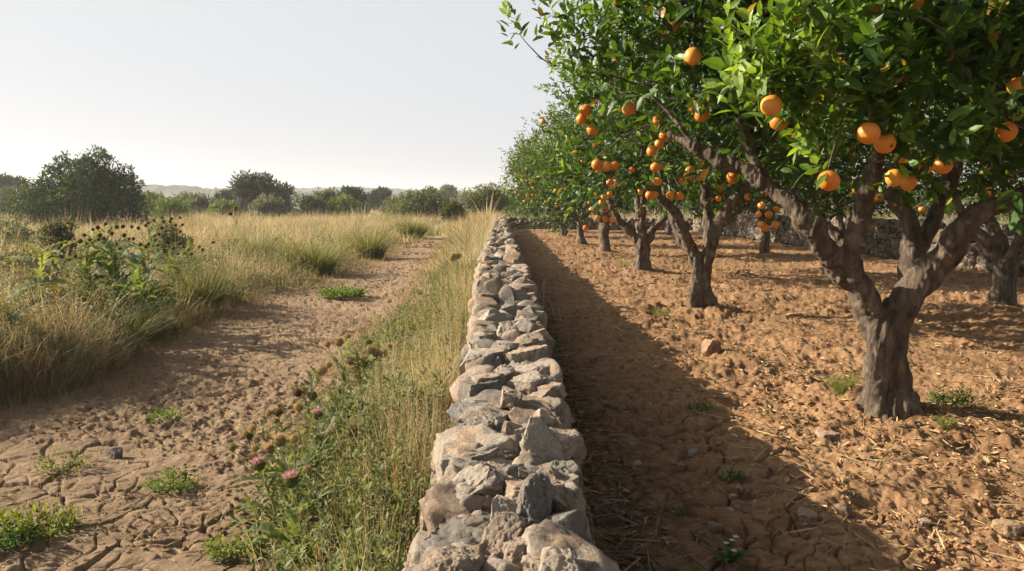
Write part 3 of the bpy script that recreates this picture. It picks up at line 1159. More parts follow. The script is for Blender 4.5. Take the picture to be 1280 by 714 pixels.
OR1 = fruit([(964, 132, 26), (974, 152, 23), (1001, 172, 21), (1086, 167, 27), (1106, 179, 26), (1129, 194, 21), (1036, 226, 27), (1118, 222, 22), (1135, 228, 20), (1179, 206, 22), (1158, 208, 18),
             (1258, 165, 24), (1273, 108, 25), (1142, 3, 25), (1184, 72, 15)], (3.35, 4.6), seed=3)
OR1 += fruit([(1099, 246, 12), (1184, 180, 10), (1158, 180, 9), (1165, 240, 9), (1235, 214, 9), (1152, 262, 8), (1205, 265, 8)], 8.3, (.07, .11))[:0]
OR1 += fruit([(832, 11, 18), (842, 30, 19), (862, 19, 17), (834, 39, 16), (912, 18, 17), (953, 6, 18), (732, 138, 16), (727, 149, 13), (741, 162, 15), (786, 136, 17), (877, 143, 18), (868, 133, 14), (822, 151, 12),
              (830, 171, 14), (824, 180, 12), (815, 189, 13), (948, 205, 10), (916, 222, 15), (1208, 30, 15)], (5.0, 5.9), seed=4)


def extra1(g):
    out = []
    # pale young shoots on the sunny front and left of the crown
    def clump(px_, py_, Y, r, n, young, size=.115, per=9):
        c = at(px_, py_, Y)
        P = c + g.normal(0, 1, (n, 3)) * np.array(r)
        D = norm(g.normal(0, .5, (n, 3)) + np.array((-.25, -.35, .8)))
        out.append((P, D, size, per, np.clip(g.normal(young, .15, n), 0, 1)))
    clump(985, 60, 3.7, (.12, .12, .10), 16, .8); clump(1015, 95, 3.6, (.14, .12, .10), 18, .75); clump(960, 95, 3.7, (.09, .1, .09), 12, .8)
    clump(1060, 70, 3.7, (.16, .12, .12), 16, .6); clump(1130, 50, 3.7, (.12, .12, .10), 12, .65); clump(1185, 40, 3.7, (.06, .1, .06), 7, .75); clump(950, 135, 3.8, (.08, .1, .05), 9, .6)
    clump(1040, 130, 3.7, (.14, .12, .06), 14, .45); clump(1100, 130, 3.7, (.16, .12, .08), 14, .3); clump(1180, 120, 3.8, (.16, .12, .08), 12, .35); clump(1240, 130, 3.9, (.12, .12, .1), 10, .3)
    clump(1020, 165, 3.9, (.12, .1, .06), 10, .35); clump(1150, 180, 4.0, (.14, .12, .05), 9, .3); clump(1030, 205, 3.9, (.05, .05, .025), 4, .6); clump(1060, 30, 3.6, (.2, .12, .12), 16, .6)
    clump(1225, 50, 4.0, (.2, .12, .15), 14, .35)
    # the sparse bough over the wall
    for (px_, py_, n) in ((649, 43, 2), (656, 60, 2), (668, 68, 1), (690, 55, 4), (700, 40, 4), (712, 62, 6), (725, 30, 7), (735, 55, 8), (720, 85, 5), (750, 30, 9), (765, 60, 12), (790, 35, 12), (780, 15, 9), (805, 60, 12), (760, 100, 8), (820, 85, 10), (840, 60, 10), (870, 70, 10)):
        clump(px_, py_, Y1 + .42, (.05, .12, .045), n, .45, .088, 8)
    return out


orange_tree('biggest orange tree, nearest of the row, its thick trunk forked low above sunlit soil', b1, limbs1, blobs1, 640, 2350, 9, .124, 11, limb_k=.74, limb_w=.5, clump=.02, oranges=OR1, more=15, more_d=(.088, .1), voxel=.009, extra=extra1, lo_cut=low1)

# ---------------------------------------------------------------- second tree
b2 = TREE_BASES[1]; Y2 = b2[1]; mp = Y2 / F_PX
B2 = np.array((b2[0], b2[1], tz(*b2)))
limbs2 = [
    ([B2 + (0, 0, -.1), B2 + (0, 0, .02), B2 + (0, 0, .12), P_(879, 355, Y2), P_(879, 335, Y2), P_(878, 318, Y2)], px_r(20, 17, 14, 12.5, 13, 10), .06),
    ([P_(876, 340, Y2), P_(868, 318, Y2), P_(855, 290, Y2 - .1), P_(843, 266, Y2 - .2), P_(828, 250, Y2 - .25), P_(800, 225, Y2 - .3), P_(770, 195, Y2 - .2)], px_r(10, 9, 8, 8, 7, 6, 4)),
    ([P_(868, 318, Y2), P_(852, 300, Y2 + .2), P_(838, 270, Y2 + .4), P_(828, 225, Y2 + .5), P_(820, 160, Y2 + .5)], px_r(6, 6, 5, 5, 3)),
    ([P_(880, 340, Y2), P_(887, 315, Y2 - .1), P_(897, 285, Y2 - .2), P_(910, 262, Y2 - .25), P_(930, 238, Y2 - .3), P_(952, 205, Y2 - .2), P_(985, 165, Y2)], px_r(10, 10, 9, 9, 8, 6, 4)),
    ([P_(884, 325, Y2 + .1), P_(886, 290, Y2 + .2), P_(884, 255, Y2 + .3), P_(882, 200, Y2 + .4), P_(890, 120, Y2 + .3)], px_r(8, 7, 7, 6, 4)),
    ([P_(905, 275, Y2), P_(925, 262, Y2 + .3), P_(950, 250, Y2 + .6)], px_r(6, 5, 3)),
]
limbs2.append(([P_(872, 335, Y2 - .03), P_(870, 360, Y2 - .06), P_(867, 389, Y2 - .06)], px_r(7, 7, 9)))
c2 = np.array((b2[0], b2[1], 0))
blobs2 = [(c2 + (0, 0, 3.2), (1.9, 2.0, 1.3)), (c2 + (-.9, -.7, 2.5), (1.05, 1.2, .9)), (c2 + (.8, -.6, 2.35), (1.0, 1.2, .8)), (c2 + (-1.35, -.3, 2.0), (.55, .8, .6), 1.2), (c2 + (.2, .9, 2.4), (1.5, .9, .9)),
          (P_(735, 165, 9.4), (.5, .7, .6), 1.2)]
OR2 = fruit([(746, 206, 14), (758, 208, 13), (768, 207, 12), (893, 200, 9), (862, 214, 12), (857, 219, 9), (866, 222, 10), (881, 196, 8), (818, 243, 10), (838, 244, 11), (850, 245, 11), (875, 203, 9), (880, 214, 12), (874, 221, 11),
             (790, 212, 8), (865, 222, 9), (853, 225, 10), (822, 227, 11), (819, 209, 12), (826, 208, 9), (812, 244, 11), (898, 248, 8), (935, 246, 9), (900, 235, 8)], (8.3, 9.2), (.07, .115), seed=6)


def low2(a):
    return np.interp(a[:, 0], [.5, 1.4, 2.2, 3.2, 4.2], [1.75, 1.45, 1.42, 1.45, 1.6])


orange_tree('second orange tree of the row, twin limbs in a wide V from a streaked trunk', b2, limbs2, blobs2, 560, 2500, 8, .118, 12, limb_k=.78, limb_w=.4, oranges=OR2, more=18, voxel=.014, lo_cut=low2)

# ---------------------------------------------------------------- the rest of both rows
def generic(label, base, forks, blobs, att, sh, size, seed, oranges, lean=(0, 0), fork_z=.55, r0=.125, voxel=0, lo=None, top=1.0, simple=True, reach=1.0, per=7):
    g = np.random.default_rng(seed)
    B = np.array((base[0], base[1], tz(*base)))
    F = B + (lean[0], lean[1], fork_z)
    L = [([B + (0, 0, -.1), B + (0, 0, .03), B + (lean[0] * .3, lean[1] * .3, fork_z * .45), F, F + (0, 0, .12)], [r0 * 1.5, r0 * 1.25, r0, r0, r0 * .7], .06)]
    for (a, sp, up) in forks:
        d = np.array((math.cos(a), math.sin(a), 0))
        L.append(([F + (0, 0, -.08), F + d * sp * .3 + (0, 0, up * .3), F + d * sp * .62 + (0, 0, up * .62), F + d * sp * .85 + (0, 0, up), F + d * sp + (0, 0, up * 1.5)], [r0 * .75, r0 * .62, r0 * .52, r0 * .42, r0 * .28]))
    bl = [(B + np.array(c), r, *q) for (c, r, *q) in blobs]
    return orange_tree(label, base, L, bl, att, sh, per, size, seed, oranges=oranges, simple=simple, voxel=voxel, lo_cut=lo, young_bias=-.06, pal=((.019, .048, .010), (.056, .108, .020), (.21, .27, .055)), clump=.12, more=20 if oranges else 0, more_d=(.09, .13))


PI = math.pi
std = [((0, 0, 2.9), (1.9, 1.9, 1.45)), ((-.8, -.6, 2.3), (1.1, 1.2, 1.0)), ((.7, -.5, 2.2), (1.1, 1.2, .9)), ((0, .7, 2.3), (1.4, 1.0, 1.0))]
b3, b4, b5, b6, b7 = TREE_BASES[2:7]
OR3 = fruit([(762, 228, 9), (770, 228, 9), (766, 233, 7), (819, 225, 9), (800, 240, 8), (729, 200, 7), (792, 176, 7), (752, 253, 8), (762, 243, 8), (755, 246, 8)], (13.7, 14.6), (.08, .13), seed=8)
generic('third orange tree of the row, low fork with two bare limbs lit on their left', b3, [(PI * 1.02, .75, .75), (-.05, .7, .8), (1.6, .6, 1.0), (-1.7, .5, .9)], std[:1] + [((-.9, -.6, 2.25), (1.2, 1.2, 1.0)), ((.8, -.5, 2.2), (1.0, 1.2, .85)), ((-1.1, -.6, 1.75), (.8, .9, .6)), ((0, .7, 2.3), (1.4, 1.0, 1.0))],
        430, 1900, .132, 13, OR3, fork_z=.5, r0=.15, voxel=.02, lo=lambda a: np.where(a[:, 0] > 2.6, 1.5, 1.25), per=8)
OR4 = fruit([(740, 262, 8), (747, 272, 9), (757, 274, 9), (765, 275, 8), (738, 253, 7), (752, 254, 8), (732, 285, 8), (744, 243, 7), (757, 262, 7), (719, 224, 8)], (20.0, 21.2), (.09, .16), seed=9)
generic('fourth orange tree of the row, straight trunk half hidden by low hanging fruit', b4, [(PI, .7, .8), (.3, .7, .9), (1.7, .6, 1.0), (-1.5, .6, .9)], std[:1] + [((-1.1, -.7, 1.9), (1.2, 1.2, 1.15)), ((.7, -.5, 2.2), (1.1, 1.2, .9)), ((-1.2, -.8, 1.25), (.7, .7, .6)), ((0, .7, 2.3), (1.4, 1.0, 1.0))],
        380, 1600, .152, 14, OR4, fork_z=.8, r0=.17, lo=lambda a: np.where(a[:, 0] > 3.3, 1.5, .72))
OR5 = fruit([(719, 224, 7), (724, 250, 6), (713, 262, 6), (704, 238, 6), (733, 228, 6), (741, 205, 6), (696, 256, 7)], (25.2, 26.6), (.10, .17), seed=10)
generic('fifth orange tree of the row, stubby dark trunk under a bright skirt of leaves', b5, [(PI, .7, .8), (.3, .7, .9), (1.7, .6, 1.0), (-1.5, .6, .9)], [((0, 0, 2.9), (1.9, 1.9, 1.6)), ((-.9, -.6, 2.0), (1.2, 1.3, 1.2)), ((.7, -.5, 2.0), (1.1, 1.2, 1.0)), ((-.5, -1.0, 1.2), (.8, .6, .5))],
        340, 1400, .175, 15, OR5, fork_z=.7, r0=.17, lo=lambda a: a[:, 2] * 0 + .75)
OR6 = fruit([(664, 228, 6), (666, 236, 5), (660, 244, 5), (672, 245, 5), (684, 231, 5), (676, 217, 5), (656, 252, 5), (690, 246, 5), (666, 252, 5)], (32.2, 33.6), (.12, .19), seed=11)
generic('sixth orange tree of the row, trunk leaning towards the wall', b6, [(PI, .8, .8), (.3, .7, .9), (1.7, .6, 1.0), (-1.5, .6, .9)], [((-.2, 0, 2.9), (2.1, 2.0, 1.9)), ((-1.0, -.6, 2.1), (1.3, 1.3, 1.2)), ((.7, -.5, 2.1), (1.1, 1.2, 1.0))],
        330, 1350, .195, 16, OR6, lean=(-.45, -.1), fork_z=1.0, r0=.19, lo=lambda a: a[:, 2] * 0 + 1.0)
generic('last orange tree of the row, upright trunk close to the far rubble wall', b7, [(PI, .8, .8), (.3, .7, .9), (1.7, .6, 1.0), (-1.5, .6, .9)], [((-.2, 0, 2.9), (2.2, 2.0, 2.0)), ((-1.1, -.6, 2.2), (1.4, 1.3, 1.4)), ((.7, -.5, 2.2), (1.2, 1.2, 1.1))],
        330, 1350, .21, 17, fruit([(650, 225, 5), (655, 235, 5), (646, 240, 5), (659, 215, 5)], (37.5, 39), (.13, .2), seed=12), fork_z=1.2, r0=.2, lo=lambda a: a[:, 2] * 0 + 1.1)

row2_lab = ['dark shaded back row orange tree at the right edge, behind the biggest tree', 'dark back row orange tree seen through the fork of the biggest one',
            'orange tree of the back row with a low bunch of bright fruit over its trunk', 'back row orange tree half hidden behind the second tree\'s right limb', 'farthest back row orange tree by the corner of the rubble walls']
OR_R2 = [fruit([(1235, 214, 9), (1252, 243, 8), (1262, 220, 9), (1222, 190, 9), (1276, 250, 9)], (8.6, 9.2), (.08, .1), seed=21),
         fruit([(1099, 247, 12), (1184, 180, 9), (1158, 180, 9), (1164, 240, 9), (1152, 262, 8), (1206, 268, 8), (1012, 217, 8), (1144, 214, 8)], (13.3, 14.3), (.09, .15), seed=22),
         fruit([(955, 241, 12), (952, 257, 12), (961, 268, 10), (957, 285, 12), (969, 281, 12), (952, 281, 10), (971, 262, 8), (948, 268, 8)], (19.4, 20.2), (.14, .2), seed=23), [], []]
for k, (bx, by) in enumerate(ROW2):
    sz = (.10, .125, .14, .16, .18)[k]
    lo_ = 1.35 if k != 2 else .95
    bl = [((0, 0, 2.8), (2.1, 2.0, 1.6)), ((-.8, -.6, 2.1), (1.2, 1.3, .95)), ((.7, -.5, 2.1), (1.2, 1.2, .9)), ((0, .8, 2.2), (1.4, 1.1, 1.0))]
    if k == 2:
        bl.append(((-.15, -1.0, 1.35), (.55, .6, .5), 2.0))
    generic(row2_lab[k], (bx, by), [(PI * .9, .75, .8), (.2, .7, .9), (1.7, .6, 1.0), (-1.4, .6, .9)], bl, 360, (2600, 2200, 1900, 1500, 1400)[k], sz, 30 + k, OR_R2[k], fork_z=(.55, .5, .85, .7, .8)[k], r0=(.17, .14, .14, .15, .16)[k],
            lo=(lambda lo__: (lambda a: a[:, 2] * 0 + lo__))(lo_))
for o in ORANGE:
    bpy.data.objects.remove(o)
# ------------------------------------------------------------------ grass
def zarr(P):
    return terrain(P[:, 0], P[:, 1])


def blades(geo, P, Hh, W, lean, bend, col, g, seg=3):
    """curved tapering blades: foot P, height, width, lean direction (N,2), bend amount"""
    n = len(P)
    if n == 0:
        return
    t = np.linspace(0, 1, seg + 1)
    a = g.uniform(0, math.pi * 2, n)
    side = np.stack([np.cos(a), np.sin(a), np.zeros(n)], 1)
    L = np.concatenate([lean, np.zeros((n, 1))], 1)
    v = np.zeros((n, 2 * seg + 1, 3))
    for k in range(seg + 1):
        c = P + L * (bend * Hh * (.25 * t[k] + .75 * t[k] ** 2))[:, None]
        c[:, 2] += Hh * (t[k] - .28 * np.clip(bend, 0, 1.5) * t[k] ** 2)
        w = (W * (1 - t[k]) ** .6)[:, None] * .5
        if k < seg:
            v[:, 2 * k] = c - side * w; v[:, 2 * k + 1] = c + side * w
        else:
            v[:, 2 * seg] = c
    f = [(2 * k, 2 * k + 1, 2 * k + 3, 2 * k + 2) for k in range(seg - 1)] + [(2 * seg - 2, 2 * seg - 1, 2 * seg)]
    idx = np.concatenate([np.array(q) for q in f]); sz = np.array([len(q) for q in f])
    m = 2 * seg + 1
    geo.add(v.reshape(-1, 3), (idx[None] + (np.arange(n) * m)[:, None]).ravel(), np.tile(sz, n), np.repeat(col, m, 0))


DIA_V = [(0, 0, 0), (.5, .22, 0), (1, 0, 0), (.5, -.22, 0), (.5, 0, .2)]
DIA_F = [(0, 3, 4), (3, 2, 4), (2, 1, 4), (1, 0, 4)]


def stalks(geo, P, Hh, W, lean, bend, col, hcol, g, heads=7, hs=.018, wide=1.0, part=.32):
    """thin stalks that end in a loose panicle"""
    n = len(P)
    if n == 0:
        return
    blades(geo, P, Hh, W, lean, bend, col, g, 3)
    L = np.concatenate([lean, np.zeros((n, 1))], 1)
    for k in range(heads):
        t = 1 - part * (k + .3) / heads + g.uniform(-.02, .02, n)
        c = P + L * (bend * Hh * (.25 * t + .75 * t ** 2))[:, None]
        c[:, 2] += Hh * (t - .28 * np.clip(bend, 0, 1.5) * t ** 2)
        d = norm(np.concatenate([lean * .5 + g.normal(0, .5, (n, 2)), g.uniform(-.3, 1.0, (n, 1))], 1))
        s = hs * g.uniform(.7, 1.4, n)
        geo.add(*tile(DIA_V, DIA_F, frames(d, rand_dirs(n, g)), c, np.stack([s * 1.5, s * wide, s * wide], 1), hcol * g.uniform(.85, 1.15, (n, 1))))


STRAW = np.array((.39, .335, .225)); STRAW2 = np.array((.53, .48, .365)); RUST = np.array((.34, .21, .10)); GREEN = np.array((.115, .155, .04)); GREEN2 = np.array((.20, .23, .075)); PINK = np.array((.40, .29, .21))


def pick(n, g, cols, p):
    k = g.choice(len(cols), n, p=np.array(p) / np.sum(p))
    return np.array(cols)[k] * g.uniform(.75, 1.2, (n, 1))


def lean_dirs(n, g, wind=(.3, .0), amt=.8):
    a = g.uniform(0, 2 * math.pi, n)
    return np.stack([np.cos(a), np.sin(a)], 1) * amt + np.array(wind)


def field_points(n, y0, y1, g, power=1.0):
    """scattered over the field, denser where it is near"""
    Y = y0 * (y1 / y0) ** (g.random(n) ** power)
    xl = -.70 * Y - 1.2
    xr = np.where(Y < PATH_END + 2, path_left(Y), np.interp(Y, [PATH_END, 48], [-1.0, -.4]))
    X = xl + (xr - xl) * g.random(n)
    return X, Y


g = np.random.default_rng(101)
# -- the dry meadow left of the path: tufts of unlike height and colour over a loose ground layer
gd = Geo()
THISTLE_SPOTS = [tuple(on_ground(*q)[:2]) for q in ((40, 425), (78, 420), (112, 412), (150, 414), (186, 404), (215, 372), (240, 380), (75, 455), (132, 392), (178, 428), (58, 438), (222, 392))]


def thin_near_thistles(X, Y):
    f = np.ones(len(X))
    for tx, ty in THISTLE_SPOTS:
        f = np.minimum(f, .45 + .55 * sstep(.15, .6, np.hypot(X - tx, (Y - ty) * .7)))
    return f


def meadow_edge(X, Y, w):
    return np.where(Y > PATH_END, 1, np.clip((path_left(Y) - X) / np.interp(Y, [5, 9, 14], w), 0, 1))


def tufts(ncl, per, y0, y1, g, rad=(.08, .26)):
    cX, cY = field_points(ncl, y0, y1, g, .85)
    n = ncl * per
    k = np.repeat(np.arange(ncl), per)
    a = g.uniform(0, 2 * math.pi, n)
    R = (g.uniform(*rad, ncl) * np.maximum(1, cY / 11))[k] * np.sqrt(g.random(n))
    return cX[k] + R * np.cos(a), cY[k] + R * np.sin(a), k, np.stack([np.cos(a), np.sin(a)], 1)


PAL = [STRAW, STRAW2, RUST, PINK, GREEN2, GREEN, np.array((.22, .165, .105)), np.array((.26, .265, .17))]
n0 = 2700
X, Y, k, out = tufts(n0, 30, 4.7, 78, g)
cc = pick(n0, g, PAL, [3.2, 3.6, .8, 1.6, 2.2, 1.5, 1.4, 3.4])
ch = np.exp(g.normal(-.05, .30, n0))
tall = .5 + .5 * fbm2(X * .22 + 3, Y * .16, 3, 402)
edge = meadow_edge(X, Y, [.2, .4, .8])
hh = (.16 + .56 * edge * (.4 + .6 * tall)) * np.interp(Y, [4, 9, 20, 45, 80], [.9, .95, 1.05, 1.15, 1.2]) * ch[k] * g.uniform(.6, 1.15, len(X)) * thin_near_thistles(X, Y)
P = np.stack([X, Y, terrain(X, Y) - .02], 1)
keep = (X < np.where(Y < PATH_END, path_left(Y) + .1, 5)) & (g.random(len(X)) < .4 + edge)
q = keep
blades(gd, P[q], hh[q], (.005 * np.maximum(1, Y / 6.5) * g.uniform(.6, 1.5, len(X)))[q], (out + np.array((.3, 0)) + g.normal(0, .35, out.shape))[q], g.uniform(.1, .9, len(X))[q], (cc[k] * g.uniform(.75, 1.25, (len(X), 1)))[q], g)
X, Y = field_points(50000, 4.6, 78, g, .8)
edge = meadow_edge(X, Y, [.22, .45, .9])
hh = (.12 + .34 * edge) * g.uniform(.5, 1.3, len(X)) * thin_near_thistles(X, Y)
P = np.stack([X, Y, terrain(X, Y) - .02], 1)
rusty = (sstep(.6, 0, edge) * (Y < 12))[:, None]
col = pick(len(X), g, PAL, [3, 2, 2, 2, 2, 1.2, 2, 1.5])
blades(gd, P, hh, .0048 * np.maximum(1, Y / 6.5) * g.uniform(.7, 1.5, len(X)), lean_dirs(len(X), g), g.uniform(.1, 1.1, len(X)), col * (1 - .5 * rusty) + RUST * .5 * rusty, g)
n0 = 2300
X, Y, k, out = tufts(n0, 14, 4.9, 80, g, (.06, .3))
ch = np.exp(g.normal(0, .25, n0))
ck = pick(n0, g, [STRAW, STRAW2, GREEN2, PINK], [3, 2, 1.2, 1]); hk = pick(n0, g, [np.array((.60, .54, .42)), STRAW2, STRAW, PINK, np.array((.33, .25, .17))], [3, 3, 2, 1.5, 1])
tall = .5 + .5 * fbm2(X * .22 + 3, Y * .16, 3, 402)
edge = meadow_edge(X, Y, [.3, .6, 1.1])
hh = (.28 + .66 * edge * (.4 + .6 * tall)) * np.interp(Y, [4, 9, 20, 45, 80], [.8, .85, .98, 1.08, 1.1]) * ch[k] * g.uniform(.75, 1.12, len(X)) * (.4 + .6 * thin_near_thistles(X, Y))
P = np.stack([X, Y, terrain(X, Y) - .02], 1)
q = (X < np.where(Y < PATH_END, path_left(Y) + .05, 5)) & (g.random(len(X)) < .25 + edge)
stalks(gd, P[q], hh[q], (.0032 * np.maximum(1, Y / 8))[q], (out * .6 + np.array((.25, 0)) + g.normal(0, .3, out.shape))[q], g.uniform(.05, .5, len(X))[q], ck[k][q], (hk[k])[q], g, 7, .0155, .55)
# the meadow that runs on behind the orchard
n = 9000
Y = g.uniform(45, 80, n); X = g.uniform(-2, 34, n)
m = ~((X < 12) & (Y < 44))
Y2_ = g.uniform(14, 60, 9000); X2_ = g.uniform(11.6, 34, 9000)
X = np.concatenate([X[m], X2_]); Y = np.concatenate([Y[m], Y2_])
P = np.stack([X, Y, terrain(X, Y) - .02], 1)
stalks(gd, P, g.uniform(.5, 1.05, len(X)), .0035 * np.maximum(1, Y / 8), lean_dirs(len(X), g), g.uniform(.05, .5, len(X)), pick(len(X), g, [STRAW, STRAW2, GREEN2], [3, 2, 1.5]), pick(len(X), g, [STRAW2, STRAW], [3, 2]), g, 4, .03)
# the dense tangle at the corner of the meadow, rust and olive
n = 9000
Y = 5.0 + 4.5 * g.random(n) ** 1.2
X = path_left(Y) - .05 - g.random(n) ** 1.3 * 2.4
P = np.stack([X, Y, terrain(X, Y) - .01], 1)
thin_ = thin_near_thistles(X, Y)
cs = pick(n, g, [RUST, STRAW, GREEN2, GREEN * 1.2, STRAW2], [2.2, 2, 1.6, 1.2, 1])
blades(gd, P, thin_ * (.22 + .40 * np.clip((path_left(Y) - X) / .5, 0, 1)) * g.uniform(.5, 1.25, n), .0055 * g.uniform(.5, 1.6, n), lean_dirs(n, g, (.35, -.1)), g.uniform(.2, 1.2, n), cs, g)
n = 2600
Y = 5.2 + 4.6 * g.random(n)
X = path_left(Y) - .12 - g.random(n) * 2.8
m = fbm2(X * 1.1, Y * 1.1, 2, 444) + g.normal(0, .12, n) > -.15
X, Y = X[m], Y[m]; n = len(X)
P = np.stack([X, Y, terrain(X, Y) + .05 + g.random(n) * .5], 1)
shoots(gd, P, norm(g.normal(0, .5, (n, 3)) + np.array((0, 0, .7))), .075, 6, g, np.clip(g.normal(.45, .25, n), 0, 1), False, 1.1, ((.05, .085, .03), (.105, .145, .055), (.20, .24, .11)), .1)
# leafy weeds and grey herbs between the grasses
n = 15000
cX, cY = field_points(520, 4.9, 34, g, .9)
k = g.integers(0, 520, n)
sp = np.interp(cY[k], [5, 26], [.11, .35])
X = cX[k] + g.normal(0, 1, n) * sp; Y = cY[k] + g.normal(0, 1, n) * sp
m = X < path_left(Y)
X, Y = X[m], Y[m]; n = len(X)
P = np.stack([X, Y, terrain(X, Y) + g.random(n) * .55 * np.interp(path_left(Y) - X, [0, .7], [.25, 1])], 1)
D = norm(g.normal(0, .5, (n, 3)) + np.array((0, 0, .8)))
shoots(gd, P, D, .055, 6, g, np.clip(g.normal(.5, .25, n), 0, 1), True, 1.0, ((.045, .07, .025), (.10, .125, .05), (.22, .225, .13)))
tag(gd.build('dry_grass', M_GRASS), 'tall straw coloured seeding grass filling the open field', 'grass', None, 'stuff')

# -- the verge between path and wall
gv = Geo()


def verge_xy(Y, e, wall_off):
    xr = np.where(Y < PATH_END, path_right(Y), np.interp(Y, [PATH_END, 46], [-2.4, -1.5]))
    wl = -(np.interp(Y, [0, 2.6, 6, 45], [.26, .30, .33, .34]) + wall_off)
    u = g.random(len(Y)) ** e
    return xr + (wl - xr) * u, u


n0 = 680
cY = 1.5 * (46 / 1.5) ** (g.random(n0) ** .9)
cX, cu = verge_xy(cY, .7, .02)
per = 26
k = np.repeat(np.arange(n0), per); n = n0 * per
a = g.uniform(0, 2 * math.pi, n); R = (g.uniform(.03, .13, n0) * np.maximum(1, cY / 7))[k] * np.sqrt(g.random(n))
X = np.minimum(cX[k] + R * np.cos(a), -.24); Y = cY[k] + R * np.sin(a)
out = np.stack([np.cos(a), np.sin(a)], 1)
grn = sstep(-.3, .3, fbm2(cX * 1.0 + 7, cY * .55, 3, 413) + g.normal(0, .25, n0)) * np.interp(cY, [1, 9, 16, 30], [1, .95, .55, .2])
isg = g.random(n0) < grn * 1.15 + .08 * (cY < 8)
cc = pick(n0, g, [STRAW, STRAW2, RUST], [4, 3, 1.6]); cc[isg] = pick(int(isg.sum()), g, [GREEN, GREEN2, np.array((.17, .19, .09))], [1, 1.6, 1.4])
ch = np.exp(g.normal(0, .3, n0)) * np.where((cY < 9) & (fbm2(cX * 1.7, cY * 1.1, 2, 455) < -.22), .25, 1)
hh = ((.12 + .36 * np.clip(cu * 1.4, 0, 1)) * np.interp(cY, [1.5, 3, 5, 9, 20, 45], [.62, .72, .8, .85, 1.5, 1.9]) * ch)[k] * g.uniform(.55, 1.15, n)
P = np.stack([X, Y, terrain(X, Y) - .015], 1)
blades(gv, P, hh, .0052 * np.maximum(1, Y / 6) * g.uniform(.5, 1.6, n), out + g.normal(0, .35, out.shape), g.uniform(.1, 1.0, n), cc[k] * g.uniform(.75, 1.25, (n, 1)), g)
n = 9000
Y = 1.5 * (46 / 1.5) ** (g.random(n) ** .9)
X, u = verge_xy(Y, .8, 0)
P = np.stack([X, Y, terrain(X, Y) - .01], 1)
blades(gv, P, (.06 + .14 * u) * np.interp(Y, [1, 9, 30], [.9, 1.2, 2.5]) * g.uniform(.5, 1.4, n), .005 * np.maximum(1, Y / 6) * g.uniform(.6, 1.5, n), lean_dirs(n, g), g.uniform(.2, 1.4, n), pick(n, g, [STRAW, STRAW2, RUST, GREEN2, GREEN], [2, 2, 1.5, 1.5, 1]), g)
n0 = 520
cY = 1.9 * (46 / 1.9) ** (g.random(n0) ** .85)
cX, cu = verge_xy(cY, .5, .03)
per = 11
k = np.repeat(np.arange(n0), per); n = n0 * per
a = g.uniform(0, 2 * math.pi, n); R = (.09 * np.maximum(1, cY / 6))[k] * np.sqrt(g.random(n))
X = np.minimum(cX[k] + R * np.cos(a), -.24); Y = cY[k] + R * np.sin(a)
out = np.stack([np.cos(a), np.sin(a)], 1)
P = np.stack([X, Y, terrain(X, Y) - .015], 1)
hh = ((.2 + .46 * cu) * np.interp(cY, [1.9, 3, 5, 9, 18, 30, 46], [.74, .8, .82, .85, 1.15, 1.4, 1.4]) * np.exp(g.normal(0, .2, n0)))[k] * g.uniform(.7, 1.15, n)
cs = pick(n0, g, [STRAW, STRAW2, GREEN2, RUST * 1.2], [3, 2.4, 1.6, 1.2]); hs_ = pick(n0, g, [STRAW2, STRAW, GREEN2 * 1.3, RUST * 1.4], [3, 2, 1.4, 1])
stalks(gv, P, hh, .0028 * np.maximum(1, Y / 6), out * .6 + np.array((-.1, 0)) + g.normal(0, .3, out.shape), g.uniform(.05, .6, n), cs[k], hs_[k], g, 6, .012, .42)
# low leafy herbs among the verge grass
n = 2900
cy = 1.9 * (14 / 1.9) ** g.random(150); cx = np.array([float(path_right(np.array([q]))[0]) for q in cy]); cx = cx + (-.36 - cx) * g.random(150) ** .8
k = g.integers(0, 150, n)
X = cx[k] + g.normal(0, .07, n); Y = cy[k] + g.normal(0, .09, n)
P = np.stack([X, Y, terrain(X, Y) + g.random(n) ** 1.3 * .34 * np.interp(X - path_right(Y), [0, .4], [.35, 1])], 1)
D = norm(g.normal(0, .5, (n, 3)) + np.array((0, 0, .8)))
shoots(gv, P, D, .044, 7, g, np.clip(g.normal(.5, .25, n), 0, 1), True, 1.0, ((.055, .09, .03), (.115, .155, .055), (.22, .245, .10)))
tag(gv.build('verge_grass', M_GRASS), 'half green half golden grass on the strip between path and stone wall', 'grass', None, 'stuff')

# -- thin weedy stubble on the path margins and sparse seedlings in the orchard
gs = Geo()
n = 9000
Y = 4.5 * (33 / 4.5) ** g.random(n)
s = g.random(n)
X = np.where(s < .5, path_left(Y) + np.abs(g.normal(0, .22, n)), path_right(Y) - np.abs(g.normal(0, .16, n)))
P = np.stack([X, Y, terrain(X, Y) - .01], 1)
blades(gs, P, g.uniform(.04, .16, n), .003 * np.maximum(1, Y / 6), lean_dirs(n, g), g.uniform(.3, 1.4, n), pick(n, g, [STRAW, RUST, GREEN2], [3, 2, 1.5]), g, 2)
n = 5000
cy = 3.2 * (40 / 3.2) ** g.random(260); cx = 1.0 + g.random(260) * 9
k = g.integers(0, 260, n)
X = cx[k] + g.normal(0, .10, n); Y = cy[k] + g.normal(0, .12, n)
P = np.stack([X, Y, terrain(X, Y) - .005], 1)
m = (X > .8)
blades(gs, P[m], g.uniform(.02, .07, n)[m], (.0035 * np.maximum(1, Y / 6))[m], lean_dirs(n, g)[m], g.uniform(.3, 1.4, n)[m], pick(n, g, [GREEN, GREEN2, STRAW], [1, 2, 2])[m], g, 2)
tag(gs.build('stubble', M_GRASS), 'short sparse stubble and seedlings scattered on the bare soil', 'stubble', None, 'stuff')


